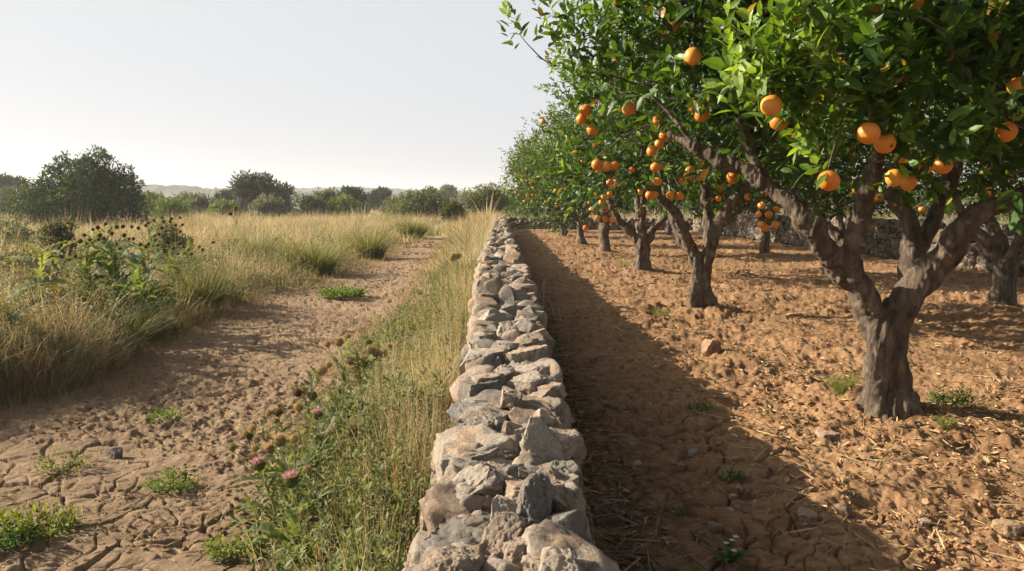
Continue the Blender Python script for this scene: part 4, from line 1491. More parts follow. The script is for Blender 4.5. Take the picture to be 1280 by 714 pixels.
# ------------------------------------------------------------------ litter, clods, loose stones
CURL_V = [(0, 0, 0), (.3, .2, .08), (.3, 0, 0), (.3, -.2, .08), (.7, .16, .10), (.7, 0, .03), (.7, -.16, .10), (1, 0, .12)]
gl = Geo()


def litter(P, size, cols, g, flat=.35):
    n = len(P)
    a = g.uniform(0, 2 * math.pi, n)
    ax = np.stack([np.cos(a), np.sin(a), g.normal(0, .25, n)], 1)
    up = norm(np.array((0, 0, 1.0)) + g.normal(0, flat, (n, 3)))
    s = size * g.uniform(.6, 1.3, n)
    gl.add(*tile(CURL_V, LEAF_F, frames(ax, up), P, np.stack([s, s * g.uniform(.5, 1, n), s], 1), cols))


def twigs(P, Ln, r, cols, g):
    n = len(P)
    a = g.uniform(0, 2 * math.pi, n)
    ax = np.stack([np.cos(a), np.sin(a), g.normal(0, .16, n)], 1)
    tv = [(0, 1, 0), (0, -.5, .87), (0, -.5, -.87), (.5, 1, .5), (.5, -.5, 1.4), (.5, -.5, -.4), (1, .2, 0), (1, -.2, .2), (1, -.2, -.2)]
    tf = [(0, 1, 4, 3), (1, 2, 5, 4), (2, 0, 3, 5), (3, 4, 7, 6), (4, 5, 8, 7), (5, 3, 6, 8)]
    gl.add(*tile(tv, tf, frames(ax, np.tile((0, 0, 1.0), (n, 1))), P, np.stack([Ln, r, r], 1), cols))


LIT = [np.array(c) for c in ((.40, .27, .14), (.30, .18, .09), (.42, .31, .18), (.22, .13, .07), (.44, .34, .16))]
n = 5200                                               # under the trees
k = g.integers(0, 12, n)
TB = np.array(TREE_BASES)
near = g.random(n) < .62
X = np.where(near, TB[0][0], TB[k, 0]) + g.normal(0, 1.3, n) + .2; Y = np.where(near, TB[0][1] - .5, TB[k, 1]) + g.normal(0, 1.1, n)
m = (X > 1.15 + .3 * g.random(n)) & (Y > 2.2) & (X < 10)
P = np.stack([X, Y, terrain(X, Y) + .006], 1)[m]
litter(P, .048, pick(len(P), g, LIT, [2, 2, 1.5, 1, 1]), g)
n = 2600                                               # straw and twigs on the lit soil
X = 1.3 + g.random(n) ** 1.2 * 6; Y = 2.7 * (16 / 2.7) ** g.random(n)
P = np.stack([X, Y, terrain(X, Y) + .005], 1)
twigs(P, g.uniform(.04, .22, n), g.uniform(.0012, .0035, n) * np.maximum(1, Y / 7), pick(n, g, LIT, [1, 1, 3, 1, 1]), g)
n = 3600                                               # against the right foot of the wall
Y = 1.6 * (14 / 1.6) ** g.random(n); X = .40 + np.abs(g.normal(0, .17, n)) * np.interp(Y, [1.6, 4, 10], [1.25, .9, .7])
P = np.stack([X, Y, terrain(X, Y) + .006 + .05 * g.random(n) ** 2], 1)
LITD = [np.array(c) for c in ((.20, .135, .085), (.14, .09, .055), (.28, .21, .14), (.10, .07, .05))]
litter(P[:1900], .05, pick(1900, g, LITD, [2, 2, 1, 1]), g, .6)
twigs(P[1900:], g.uniform(.05, .26, 1700), g.uniform(.0015, .0045, 1700), pick(1700, g, LITD, [2, 1, 2, 1]), g)
n = 1500                                               # a little on the clay path
Y = 2.8 * (20 / 2.8) ** g.random(n); X = path_left(Y) + (path_right(Y) - path_left(Y)) * g.random(n)
P = np.stack([X, Y, terrain(X, Y) + .004], 1)
litter(P[:900], .022, pick(900, g, LIT, [2, 2, 1.5, 1, 1]), g)
twigs(P[900:], g.uniform(.03, .16, 600), g.uniform(.001, .0025, 600), pick(600, g, LIT, [2, 1, 2, 1, 1]), g)
tag(gl.build('leaf_litter', M_LITTER), 'brown fallen leaves, straw and twigs strewn over the soil', 'leaf litter', None, 'stuff')

gc = Geo()


def clods(X, Y, size, cols, g, sub=1):
    tmpl = []
    for k in range(10):
        v, f = ico(2 if sub > 1 else 1)
        q = v * (1 + .5 * vn3(v * 2.1 + k * 9, 3))[:, None] * g.uniform(.7, 1.2, 3) * np.array((1, 1, .7))
        tmpl.append((q, f))
    kk = g.integers(0, 10, len(X))
    Z = terrain(X, Y)
    for k in range(10):
        m = kk == k
        n = int(m.sum())
        if n == 0:
            continue
        R = frames(rand_dirs(n, g) * np.array((1, 1, .3)), np.tile((0, 0, 1.0), (n, 1)) + g.normal(0, .3, (n, 3)))
        P = np.stack([X[m], Y[m], Z[m] + size[m] * .15], 1)
        gc.add(*tile(tmpl[k][0], [tuple(t) for t in tmpl[k][1]], R, P, size[m], cols[m]))


OC = [np.array(c) for c in ((.38, .22, .115), (.46, .28, .15), (.30, .17, .085), (.50, .34, .20))]
n = 15000
Y = 2.8 * (34 / 2.8) ** g.random(n); X = 1.0 + (1.1 + Y * .55) * g.random(n)
clump_ = fbm2(X * 1.6, Y * 1.3, 3, 431)
m = (X < 10.2) & ((X + .3 * clump_) > np.interp(Y, [2.8, 4, 6, 12, 30], [1.7, 1.5, 1.3, 1.0, .8])) & (clump_ + g.normal(0, .25, n) > -.1)
clods(X[m], Y[m], (.0045 + .017 * g.random(n) ** 3.2)[m] * np.maximum(1, Y[m] / 9), pick(int(m.sum()), g, OC, [3, 2, 2, 1]), g, 2)
PC = [np.array(c) for c in ((.30, .20, .135), (.37, .26, .18), (.25, .165, .11))]
n = 6500
Y = 3.0 * (28 / 3.0) ** g.random(n); X = path_left(Y) + (path_right(Y) - path_left(Y)) * g.random(n)
rg = fbm2(X * .75 + 3, Y * .55, 3, 51) + .25 * np.exp(-((X + 2.0) / .8) ** 2)
m = rg + g.normal(0, .12, n) > .02
clods(X[m], Y[m], (.0035 + .012 * g.random(n) ** 3.4)[m] * np.maximum(1, Y[m] / 9), pick(int(m.sum()), g, PC, [3, 2, 2]), g, 2)
n = 700
Y = 1.8 * (9 / 1.8) ** g.random(n); X = .42 + g.random(n) * 1.0
clods(X, Y, .007 + .016 * g.random(n) ** 2, pick(n, g, PC, [3, 2, 2]), g, 2)
tag(gc.build('soil_clods', M_CLOD, smooth=False), 'crumbled clods of earth lying all over the tilled soil and path', 'clods', None, 'stuff')

LOOSE = [(888, 441, 18, 'pinkish upright stone at the edge of the shade, before the second tree', (.42, .27, .18), 1.25), (893, 656, 27, 'flat tan stone on the shaded clay near the white flowered weed', (.38, .29, .20), .6), (1035, 556, 24, 'pale pink clod sized stone on the sunlit soil below the biggest trunk', (.46, .32, .24), .7),
         (865, 566, 15, 'small pale stone among cracks in the shaded clay', (.40, .33, .26), .6), (790, 560, 10, 'tiny round stone in the wall\'s shadow', (.36, .30, .25), .8), (756, 506, 12, 'small grey brown stone close to the wall litter', (.30, .25, .21), .7),
         (1082, 585, 18, 'squat orange stone near the sunlit leaf litter', (.46, .29, .17), .7), (1262, 660, 34, 'broad sandy stone at the bottom right edge of the orchard', (.47, .32, .19), .55), (1155, 655, 16, 'whitish pebble in the dry leaf litter', (.47, .38, .30), .6), (1010, 648, 28, 'lumpy pink stone where the shade meets the lit soil', (.44, .29, .21), .6),
         (146, 570, 16, 'smooth grey stone beside the dead twigs on the path', (.30, .25, .22), .8), (232, 640, 0, '', 0, 0), (1052, 640, 22, 'rounded brown stone at the rim of the shade', (.30, .21, .15), .7), (742, 452, 12, 'pebble on the shaded soil beside the wall', (.34, .28, .23), .7)]
for k, (px_, py_, wpx, lab, c, asp) in enumerate(LOOSE):
    if not wpx:
        continue
    p = on_ground(px_, py_)
    d = wpx * p[1] / F_PX
    gg = Geo()
    v, f = stone(7000 + k, (d, d * .8, d * asp), 4)
    p[2] = tz(p[0], p[1]) + d * asp * .30
    gg.add(v @ rot_xyz(.1, .15, k * 1.3).T, f.ravel(), np.full(len(f), 3), np.array(c))
    o = gg.build('loose_stone', M_STONE, smooth=True)
    o.location = tuple(p)
    tag(o, lab, 'stone', 'loose stones on the soil')


# ------------------------------------------------------------------ shrubs and far trees
def bush(name, label, cat, pxc, top, wpx, Y, pal, n, leaf, seed, kind='round', group=None, airy=.35, trunk=True, lobes=None):
    """a shrub or far tree: pxc = middle on screen, top = its top on screen, wpx = width on screen, at distance Y"""
    g = np.random.default_rng(seed)
    Wm = wpx * Y / F_PX
    topz = at(pxc, top, Y)[2]
    c = at(pxc, 262, Y)
    b = np.array((c[0], c[1], tz(c[0], c[1]) if Y < 150 else 0.0))
    Hm = topz - b[2]
    root = thing(name, label, cat, b, group)
    blobs = []
    nb = 14 if kind == 'ragged' else 10 if kind == 'round' else 8
    lo = {'round': .0, 'ragged': .0, 'pine': .45, 'tree': .22}[kind]
    for q in range(nb):
        a = g.uniform(0, 2 * math.pi); r = g.uniform(.15, .62) * Wm / 2
        zf = g.uniform(.15, .80) if kind != 'pine' else g.uniform(.3, .62)
        zz = (lo + (1 - lo) * zf) * Hm
        if kind != 'pine':
            r *= 1.15 - .7 * max(0, zf - .3)
        s = g.uniform(.20, .34) * (1.15 if kind != 'ragged' else .92)
        blobs.append((np.array((r * math.cos(a), r * math.sin(a) * .7, zz)), np.array((s * Wm, s * Wm * .8, min(s * Wm * .8, .30 * Hm)))))
    if lo == 0:
        blobs.append((np.array((0, 0, .12 * Hm)), np.array((.46 * Wm, .4 * Wm, .22 * Hm))))
    blobs.append((np.array((0, 0, (lo + (1 - lo) * .45) * Hm)), np.array((.38 * Wm, .34 * Wm, .40 * Hm * (1 - lo)))))
    if lobes:
        blobs = [(np.array((lx * Wm / 2, ly * Wm / 2, lz * Hm)), np.array((rx * Wm / 2, rx * Wm / 2, rz * Hm))) for lx, ly, lz, rx, rz in lobes]
    vol = np.array([b_[1].prod() for b_ in blobs]) ** .8
    k = g.choice(len(blobs), n * 2, p=vol / vol.sum())
    C = np.array([b_[0] for b_ in blobs])[k]; R = np.array([b_[1] for b_ in blobs])[k]
    d = rand_dirs(n * 2, g) * (g.random(n * 2) ** .33)[:, None]
    p = C + d * R
    f = fbm3(p * (2.6 / (Wm * .22)) * .55, 3, seed) + (.2 if lobes else .5) * sstep(.95, .5, np.linalg.norm(p / np.array((Wm / 2, Wm / 2, Hm)), axis=1))
    p = p[(f > -airy) & (p[:, 2] > -.02)][:n]; 
    # fit the outline to the size in view
    p[:, 2] *= Hm / np.quantile(p[:, 2], .995)
    p[:, 0] *= (Wm / 2) / np.quantile(np.abs(p[:, 0]), .99)
    m = len(p)
    ax = norm(rand_dirs(m, g) + np.array((0, 0, .35)) + norm(p - np.array((0, 0, Hm * .4))) * .5)
    M = frames(ax, norm(np.array((0, 0, .8)) + g.normal(0, .6, (m, 3))))
    S = leaf * 1.45 * g.uniform(.6, 1.3, m)
    tone = np.clip(g.normal(.45, .25, m) + .35 * fbm3(p * (3 / Wm), 2, seed + 4), 0, 1)[:, None]
    col = np.array(pal[0]) * (1 - tone) + np.array(pal[1]) * tone
    cg = Geo()
    cg.add(*tile(LEAF2_V, LEAF2_F, M, p, np.stack([S, S * .8, S], 1), col))
    cr = cg.build('crown', M_BUSH, root)
    if trunk:
        tg = Geo()
        att = p[g.choice(m, min(70, m))]
        st = [(np.array((0, 0, -.1)), .03 * Wm), (np.array((.02 * Wm, 0, Hm * .12)), .028 * Wm)] + ([(np.array((.03 * Wm, 0, Hm * .35)), .024 * Wm)] if kind in ('pine', 'tree') else [])
        v, l, s = tube([q[0] for q in st], [q[1] for q in st], 8)
        tg.add(v, l, s)
        pts, par = grow(st[1:], att, .3, g)
        cnt = np.ones(len(pts)); n0 = len(st) - 1
        for i in range(len(pts) - 1, n0 - 1, -1):
            cnt[par[i]] += cnt[i]
        for i in range(n0, len(pts)):
            r1 = .0035 * Wm * cnt[i] ** .45
            v, l, s = tube([pts[par[i]], pts[i]], [min(r1 * 1.3, .024 * Wm), r1], 5, cap=False)
            tg.add(v, l, s)
        tg.build('trunk', M_BARK, root, True, colors=False)
    return root


DK = ((.016, .038, .015), (.095, .15, .042)); OL = ((.08, .11, .05), (.23, .26, .13)); BR = ((.085, .145, .03), (.23, .31, .08)); PN = ((.025, .05, .022), (.075, .12, .045)); GY = ((.095, .125, .08), (.23, .26, .175)); CI = ((.04, .06, .012), (.13, .14, .03))
BIG_LOBES = [(-.62, -.2, .30, .40, .32), (-.40, .0, .55, .28, .24), (-.30, .1, .76, .20, .16), (-.08, 0, .80, .16, .14), (.14, 0, .86, .20, .14), (.30, .05, .72, .22, .18), (.10, -.1, .50, .42, .34), (.58, 0, .66, .13, .12), (.68, -.1, .42, .28, .24), (.35, -.2, .26, .5, .28), (-.15, -.25, .25, .55, .28), (.80, 0, .25, .20, .22), (.0, .3, .45, .5, .3)]
TREELINE = 'trees and shrubs along the far edge of the field'
BUSHES = [
    ('large_bush', 'largest dark green bush, tall and ragged, left of the field', 'bush', 110, 195, 146, 42, DK, 24000, .17, 'ragged', .16, None),
    ('umbrella_pine', 'dark rounded pine crown at the extreme left, behind the grey olive', 'pine tree', 4, 223, 52, 95, PN, 4200, .55, 'pine', .3, TREELINE),
    ('olive_tree', 'grey green olive at the left edge beside the largest bush', 'olive tree', 18, 237, 66, 62, GY, 5200, .24, 'round', .3, TREELINE),
    ('shrub', 'small fresh green shrub touching the right side of the largest bush', 'shrub', 190, 243, 36, 60, BR, 2600, .22, 'round', .3, TREELINE),
    ('shrub', 'bright yellow green shrub, low and rounded, midway to the grey hills', 'shrub', 214, 249, 44, 55, BR, 3000, .20, 'round', .3, TREELINE),
    ('shrub', 'dusty brown green shrub below the pale wooded ridge', 'shrub', 234, 243, 44, 75, OL, 2600, .26, 'round', .3, TREELINE),
    ('shrub', 'silvery rounded shrub centred under the pale ridge', 'shrub', 254, 245, 34, 72, GY, 2400, .26, 'round', .3, TREELINE),
    ('shrub', 'dark thin topped shrub left of the gappy tree', 'shrub', 279, 240, 30, 85, ((.04, .05, .03), (.09, .10, .055)), 2200, .3, 'tree', .4, TREELINE),
    ('shrub', 'pale lime shrub at the left foot of the gappy tree', 'shrub', 277, 252, 40, 60, BR, 2500, .22, 'round', .3, TREELINE),
    ('broad_tree', 'broad brown green tree with gaps in its crown, tallest beyond the middle of the field', 'tree', 322, 219, 66, 78, ((.03, .04, .022), (.085, .095, .05)), 7500, .32, 'ragged', .2, TREELINE),
    ('broad_tree', 'dense dark tree joined to the right side of the gappy tree', 'tree', 350, 232, 36, 80, PN, 3600, .34, 'round', .3, TREELINE),
    ('shrub', 'silver green shrub in front of the gappy tree', 'shrub', 332, 246, 44, 62, GY, 3000, .22, 'round', .3, TREELINE),
    ('shrub', 'deep green shrub between the gappy tree and the olive clump', 'shrub', 387, 246, 40, 66, DK, 2600, .24, 'round', .3, TREELINE),
    ('olive_tree', 'twiggy olive with a light ragged top left of the round dark pine', 'olive tree', 409, 239, 34, 72, OL, 2800, .26, 'ragged', .25, TREELINE),
    ('shrub', 'mid green rounded shrub before the flat topped dark pine', 'shrub', 432, 247, 42, 66, BR, 2800, .24, 'round', .3, TREELINE),
    ('umbrella_pine', 'flat topped dark pine behind the mid green rounded shrub', 'pine tree', 441, 237, 36, 90, PN, 3000, .4, 'round', .3, TREELINE),
    ('umbrella_pine', 'lone hazy round pine, centre of the far edge', 'pine tree', 474, 238, 30, 120, PN, 2600, .5, 'tree', .3, TREELINE),
    ('olive_tree', 'sunlit pale olive beneath the lone round pine', 'olive tree', 494, 248, 34, 66, OL, 2400, .24, 'round', .3, TREELINE),
    ('olive_tree', 'wide olive with feathery top over the end of the path', 'olive tree', 524, 239, 76, 64, OL, 6500, .24, 'ragged', .25, TREELINE),
    ('umbrella_pine', 'little pine peeping over the wide olive', 'pine tree', 542, 239, 20, 110, PN, 1500, .5, 'tree', .3, TREELINE),
    ('broad_tree', 'slender hazy grey tree, farthest of the far edge', 'tree', 560, 235, 26, 170, GY, 1900, .75, 'tree', .35, TREELINE),
    ('citrus_bush', 'yellow green citrus bush at the far end of the path', 'bush', 569, 254, 32, 46, CI, 2400, .17, 'round', .35, TREELINE),
    ('olive_tree', 'biggest olive of the far edge, spreading just left of the wall end', 'olive tree', 605, 233, 76, 58, OL, 8000, .20, 'ragged', .22, TREELINE),
    ('olive_tree', 'shaded olive beyond the wall, half behind the orange row', 'olive tree', 655, 240, 50, 62, OL, 3600, .24, 'ragged', .25, TREELINE),
]
for k, (nm, lab, cat, pxc, top, wpx, Yb, pal, n_, lf, kd, airy, grp) in enumerate(BUSHES):
    bush(nm, lab, cat, pxc, top, wpx, Yb, pal, n_, lf, 500 + k, kd, grp, airy, lobes=BIG_LOBES if k == 0 else None)
# trees one glimpses between the orange trunks, beyond the back wall
for k, (pxc, top, wpx, Yb, lab) in enumerate([(760, 236, 120, 66, 'olive glimpsed beneath the orange row, behind the far rubble wall'), (900, 232, 150, 60, 'dark olive beyond the corner where the rubble walls meet'), (1040, 226, 150, 52, 'olive behind the back row, beyond the broad rubble wall'),
                                             (1180, 220, 170, 44, 'leafy olive seen through the biggest tree\'s fork, beyond the rubble wall'), (1300, 200, 180, 36, 'olive at the right edge beyond the rubble wall')]):
    bush('olive_tree', lab, 'olive tree', pxc, top, wpx, Yb, OL if k != 1 else DK, 3600, .26, 560 + k, 'round', 'olives beyond the rubble walls', .3)
# shrubs standing in the meadow
for k, (pxc, top, wpx, Yb, pal, lab) in enumerate([(72, 276, 44, 13, ((.05, .07, .035), (.17, .19, .10)), 'dark dusty shrub in the meadow below the largest bush'), (212, 281, 50, 13.5, ((.10, .11, .06), (.26, .26, .16)), 'grey thorny shrub behind the brown thistle heads'),
                                                  (14, 272, 70, 17, GY, 'faded sage shrub at the left edge of the meadow'), (25, 318, 70, 9.5, ((.05, .08, .025), (.16, .19, .07)), 'low green shrub on the left margin behind the dry thistle')]):
    bush('meadow_shrub', lab, 'shrub', pxc, top, wpx, Yb, pal, 4200, .055, 580 + k, 'ragged', 'shrubs standing in the meadow', .2)

# green tussocks in the meadow
TUSS = [(320, 340, 286, 58, GREEN * .9, 'dark rushy tussock in mid meadow, left of the path'), (395, 345, 291, 64, GREEN2, 'yellow green dome of grass leaning over the path edge'), (150, 448, 368, 70, GREEN * .75, 'dark green grass clump at the path corner under the thistles'), (250, 392, 322, 80, GREEN * 1.1, 'leafy green tussock between the thistles and the path'),
        (368, 345, 300, 40, GREEN * .8, 'small dark tussock between the rushy one and the yellow dome'), (462, 325, 285, 60, GREEN2 * .9, 'tawny green tussock where the path bends'), (60, 480, 420, 80, GREEN2, 'fresh grass clump at the front left of the meadow'), (515, 298, 272, 44, GREEN2 * .8, 'bluish tussock near the far end of the path')]
for k, (pxc, by, ty, wpx, c, lab) in enumerate(TUSS):
    p = on_ground(pxc, by)
    Y = p[1]
    n = 900
    gg = np.random.default_rng(700 + k)
    r = wpx * Y / F_PX / 2
    Hh = (by - ty) * Y / F_PX
    a = gg.uniform(0, 6.3, n); q = np.sqrt(gg.random(n)) * r * .55
    X = p[0] + q * np.cos(a); Yy = p[1] + q * np.sin(a)
    P = np.stack([X, Yy, terrain(X, Yy) - .02], 1)
    geo = Geo()
    out = np.stack([np.cos(a), np.sin(a)], 1)
    cc = c * gg.uniform(.65, 1.35, (n, 1)); dry = gg.random(n) < .16; cc[dry] = STRAW * gg.uniform(.7, 1.1, (int(dry.sum()), 1))
    blades(geo, P, Hh * gg.uniform(.55, 1.15, n), .0045 * max(1, Y / 6) * gg.uniform(.7, 1.4, n), out + gg.normal(0, .25, (n, 2)), (.25 + 1.0 * q / r) * gg.uniform(.6, 1.3, n), cc, gg)
    b = np.array((p[0], p[1], tz(p[0], p[1])))
    tag(geo.build('grass_tussock', M_GRASS, None, False, b), lab, 'grass clump', 'green tussocks along the meadow edge')


# ------------------------------------------------------------------ thistles
def lobed_leaf(L, W, nlob=7, arch=.6, g=None):
    """long arching leaf with spiny side lobes -> strip vertices and faces, base at the origin, along +x"""
    v, f = [], []
    t = np.linspace(0, 1, nlob * 2 + 1)
    for k, u in enumerate(t):
        x = L * u * (1 - .18 * arch * u); z = L * (arch * (u * .75 - u * u * .95))
        w = W * (math.sin(math.pi * min(1, u * .92 + .06)) ** .7) * (1.0 if k % 2 else .32) * .5
        sweep = .35 * w if k % 2 else 0
        v += [(x + sweep, w, z + .18 * w), (x, 0, z - .02 * L * .3), (x + sweep, -w, z + .18 * w)]
    n = len(t)
    for k in range(n - 1):
        a = 3 * k
        f += [(a, a + 1, a + 4, a + 3), (a + 1, a + 2, a + 5, a + 4)]
    return np.array(v), f


HEADS = {}


def head_mesh(kind):
    """globe of overlapping spiny bracts, with a tuft of florets on top when in flower"""
    if kind in HEADS:
        return HEADS[kind]
    g = np.random.default_rng(len(HEADS) + 60)
    geo = Geo()
    v, f = ico(3)
    body = {'brown': (.115, .068, .04), 'tan': (.33, .245, .15), 'purple': (.10, .13, .05), 'pink': (.24, .18, .11), 'bud': (.15, .17, .055), 'pale': (.40, .33, .24)}[kind]
    v = v * np.array((1, 1, 1.08)) * (1 + .06 * vn3(v * 5, 2))[:, None]
    geo.add(v, f.ravel(), np.full(len(f), 3), np.array(body))
    n = 130
    k = np.arange(n) + .5
    ph = np.arccos(1 - 1.75 * k / n); th_ = math.pi * (1 + 5 ** .5) * k
    d = np.stack([np.cos(th_) * np.sin(ph), np.sin(th_) * np.sin(ph), -np.cos(ph)], 1)
    ax = norm(d * .75 + np.array((0, 0, .75)) + g.normal(0, .1, (n, 3)))
    S = g.uniform(.42, .7, n)
    geo.add(*tile(LEAF2_V, LEAF2_F, frames(ax, d), d * .98, np.stack([S, S * .55, S], 1), np.array(body) * g.uniform(.7, 1.7, (n, 1))))
    if kind in ('purple', 'pink'):
        n = 260
        c = {'purple': (.50, .27, .48), 'pink': (.50, .36, .33)}[kind]
        a = g.uniform(0, 6.3, n); r = np.sqrt(g.random(n)) * .72
        P = np.stack([r * np.cos(a), r * np.sin(a), .75 - .2 * r], 1)
        D = np.stack([r * np.cos(a) * 1.1, r * np.sin(a) * 1.1, np.full(n, .8)], 1) + g.normal(0, .12, (n, 3))
        S = g.uniform(.55, .95, n)
        geo.add(*tile(LEAF2_V, LEAF2_F, frames(norm(D), rand_dirs(n, g)), P, np.stack([S, S * .28, S * .5], 1), np.array(c) * g.uniform(.7, 1.4, (n, 1))))
    elif kind in ('brown', 'tan', 'pale'):
        n = 110
        a = g.uniform(0, 6.3, n); r = np.sqrt(g.random(n)) * .6
        P = np.stack([r * np.cos(a), r * np.sin(a), .85 - .2 * r], 1)
        D = np.stack([r * np.cos(a) * .7, r * np.sin(a) * .7, np.full(n, 1.0)], 1)
        S = g.uniform(.3, .55, n)
        geo.add(*tile(LEAF2_V, LEAF2_F, frames(norm(D), rand_dirs(n, g)), P, np.stack([S, S * .25, S * .5], 1), np.array((.34, .22, .13)) * g.uniform(.6, 1.2, (n, 1))))
    HEADS[kind] = geo.build('flower_head', M_WEED, smooth=False)
    return HEADS[kind]


def thistle(label, base, heads, seed, group, stem_c=(.25, .26, .145), leaf_c=(.12, .15, .07), nleaf=9, lsize=.42, stem_leaf=.10, grey=0, stem_r=.005):
    """heads: list of (world point, diameter, kind)"""
    g = np.random.default_rng(seed)
    b = np.array((base[0], base[1], tz(base[0], base[1])))
    root = thing('thistle_plant', label, 'thistle', b, group)
    sg = Geo(); lg = Geo()
    for q in range(nleaf):
        a = q * 2.4 + g.uniform(-.3, .3)
        L = lsize * g.uniform(.65, 1.15)
        v, f = lobed_leaf(L, L * g.uniform(.24, .34), 9, g.uniform(.45, 1.1))
        el = g.uniform(.25, .95)
        R = rot_xyz(g.uniform(-.3, .3), -el, a)
        lg.add(v @ R.T + b + np.array((0, 0, .01 + g.uniform(0, .35 if lsize < .35 else 1.5) * lsize)), np.concatenate([np.array(x) for x in f]), np.array([len(x) for x in f]), np.array(leaf_c) * g.uniform(.7, 1.4))
    done = []
    for k, (p, dia, kind) in enumerate(heads):
        p = np.asarray(p, float)
        # branch off an earlier stem when one is near, else rise from the ground
        cand = [s for s in done if np.linalg.norm(s[-1] - p) < .55 * (p[2] - b[2])]
        if cand and g.random() < .75:
            s = cand[int(g.integers(len(cand)))]
            i = int(len(s) * g.uniform(.35, .75))
            st = s[i]; r0 = stem_r * .7
        else:
            st = b + np.array((*g.normal(0, .025, 2), -.01)); r0 = stem_r
        top = p - np.array((0, 0, dia * .45))
        mid1 = st + (top - st) * .35 + np.array((*(top - st)[:2] * -.12, .08 * np.linalg.norm(top - st)))
        mid2 = st + (top - st) * .7 + np.array((*(top - st)[:2] * -.05, .05 * np.linalg.norm(top - st)))
        c, r = spline([st, mid1, mid2, top], 7, [r0, r0 * .8, r0 * .62, r0 * .55])
        v, l, s_ = tube(c, r, 6)
        sg.add(v, l, s_, np.array(stem_c) * g.uniform(.8, 1.2))
        done.append(c)
        nl = int(g.integers(4, 8))
        for q in range(nl):
            i = int((q + g.random()) / nl * (len(c) - 3)) + 1
            L = stem_leaf * g.uniform(.6, 1.3) * (1.3 - .7 * i / len(c))
            v, f = lobed_leaf(L, L * .3, 4, g.uniform(.3, .9))
            R = rot_xyz(g.uniform(-.4, .4), -g.uniform(.3, 1.0), g.uniform(0, 6.3))
            lg.add(v @ R.T + c[i], np.concatenate([np.array(x) for x in f]), np.array([len(x) for x in f]), np.array(leaf_c) * g.uniform(.8, 1.5))
        o = head_mesh(kind).copy()
        COL.objects.link(o)
        o.name = 'flower_head'
        o.parent = root
        o.location = tuple(p - b)
        o.scale = (dia / 2,) * 3
        tl = norm((c[-1] - c[-4])[None])[0]
        o.rotation_euler = Vector((tl[0] * .7, tl[1] * .7, max(tl[2], .4))).to_track_quat('Z', 'Y').to_euler()
    sg.build('stem', M_STEM, root, True, b)
    lg.build('foliage', M_WEED, root, False, b)
    return root


# the tall thistles of the meadow: brown globes over big arching leaves
def hd(lst, Y, dia, kind, g):
    return [(at(a + g.normal(0, 1.5), b_ + g.normal(0, 1.5), Y + g.uniform(-.25, .25)), dia * .68 * g.uniform(.8, 1.2), kind) for a, b_ in lst]


gt = np.random.default_rng(900)
TALL = 'tall meadow thistles left of the path'
thistle('dry silvery thistle with pale bare branching heads, leftmost of the tall thistles', on_ground(40, 425)[:2], hd([(32, 332), (47, 336), (37, 345), (22, 350)], 7.9, .06, 'pale', gt), 901, TALL, (.36, .31, .23), (.15, .16, .07), 16, .5, .07)
thistle('thistle with a few dark heads low on the left, next to the silvery one', on_ground(78, 420)[:2], hd([(70, 340), (76, 318), (80, 322), (84, 326), (92, 322), (73, 312)], 8.0, .05, 'brown', gt), 902, TALL, leaf_c=(.15, .17, .075), nleaf=18, lsize=.48)
thistle('full thistle with a dense bunch of brown globes above the big arching leaves', on_ground(112, 412)[:2], hd([(100, 303), (104, 300), (110, 304), (108, 294), (121, 288), (127, 293), (131, 298), (126, 296), (114, 300), (148, 307)], 8.2, .055, 'brown', gt), 903, TALL, leaf_c=(.145, .185, .085), nleaf=22, lsize=.522)
thistle('thistle with the single largest dark globe, blue green leaves at its foot', on_ground(150, 414)[:2], hd([(141, 290), (157, 295), (167, 299), (163, 300), (150, 312), (176, 303)], 8.2, .055, 'brown', gt), 904, TALL, leaf_c=(.12, .165, .085), nleaf=26, lsize=.58)
thistle('thistle leaning right with heads spread in a loose fan', on_ground(186, 404)[:2], hd([(183, 304), (195, 299), (192, 295), (182, 308), (196, 307), (199, 293), (205, 310)], 8.6, .05, 'brown', gt), 905, TALL, leaf_c=(.14, .18, .08), nleaf=22, lsize=.52)
thistle('farther thistle whose many small heads line up against the straw grass', on_ground(215, 372)[:2], hd([(166, 285), (172, 287), (181, 280), (187, 280), (193, 275), (199, 273), (204, 284), (212, 277), (216, 273), (223, 276), (230, 279), (207, 276), (228, 290), (220, 282)], 10.6, .055, 'brown', gt), 906, TALL, nleaf=16, lsize=.42)
thistle('pinkish headed thistle at the right end of the tall ones, near the path', on_ground(240, 380)[:2], hd([(237, 311), (247, 308), (249, 312), (262, 303)], 9.8, .06, 'pink', gt), 907, TALL, leaf_c=(.15, .17, .07), nleaf=16, lsize=.45)
thistle('bushy thistle with upright leaf spears and five brown globes, behind the fullest one', on_ground(132, 392)[:2], hd([(118, 285), (133, 281), (146, 284), (138, 290), (155, 283)], 9.3, .055, 'brown', gt), 911, TALL, leaf_c=(.15, .19, .09), nleaf=20, lsize=.55)
thistle('leafy thistle with tan buds, in front of the dark globes and nearest the path corner', on_ground(178, 428)[:2], hd([(170, 330), (184, 326), (177, 338), (192, 334)], 7.6, .05, 'tan', gt), 912, TALL, leaf_c=(.13, .18, .075), nleaf=24, lsize=.5)
thistle('low thistle with arching pale leaves, between the silvery one and the withered one', on_ground(58, 438)[:2], hd([(52, 356), (64, 352)], 7.3, .05, 'brown', gt), 913, TALL, leaf_c=(.19, .21, .10), nleaf=20, lsize=.5)
thistle('grey green thistle with seven small heads, between the leaning one and the pinkish one', on_ground(222, 392)[:2], hd([(208, 318), (216, 312), (224, 316), (230, 308), (219, 304), (236, 318), (211, 308)], 9.2, .048, 'brown', gt), 914, TALL, leaf_c=(.17, .20, .11), nleaf=18, lsize=.48)
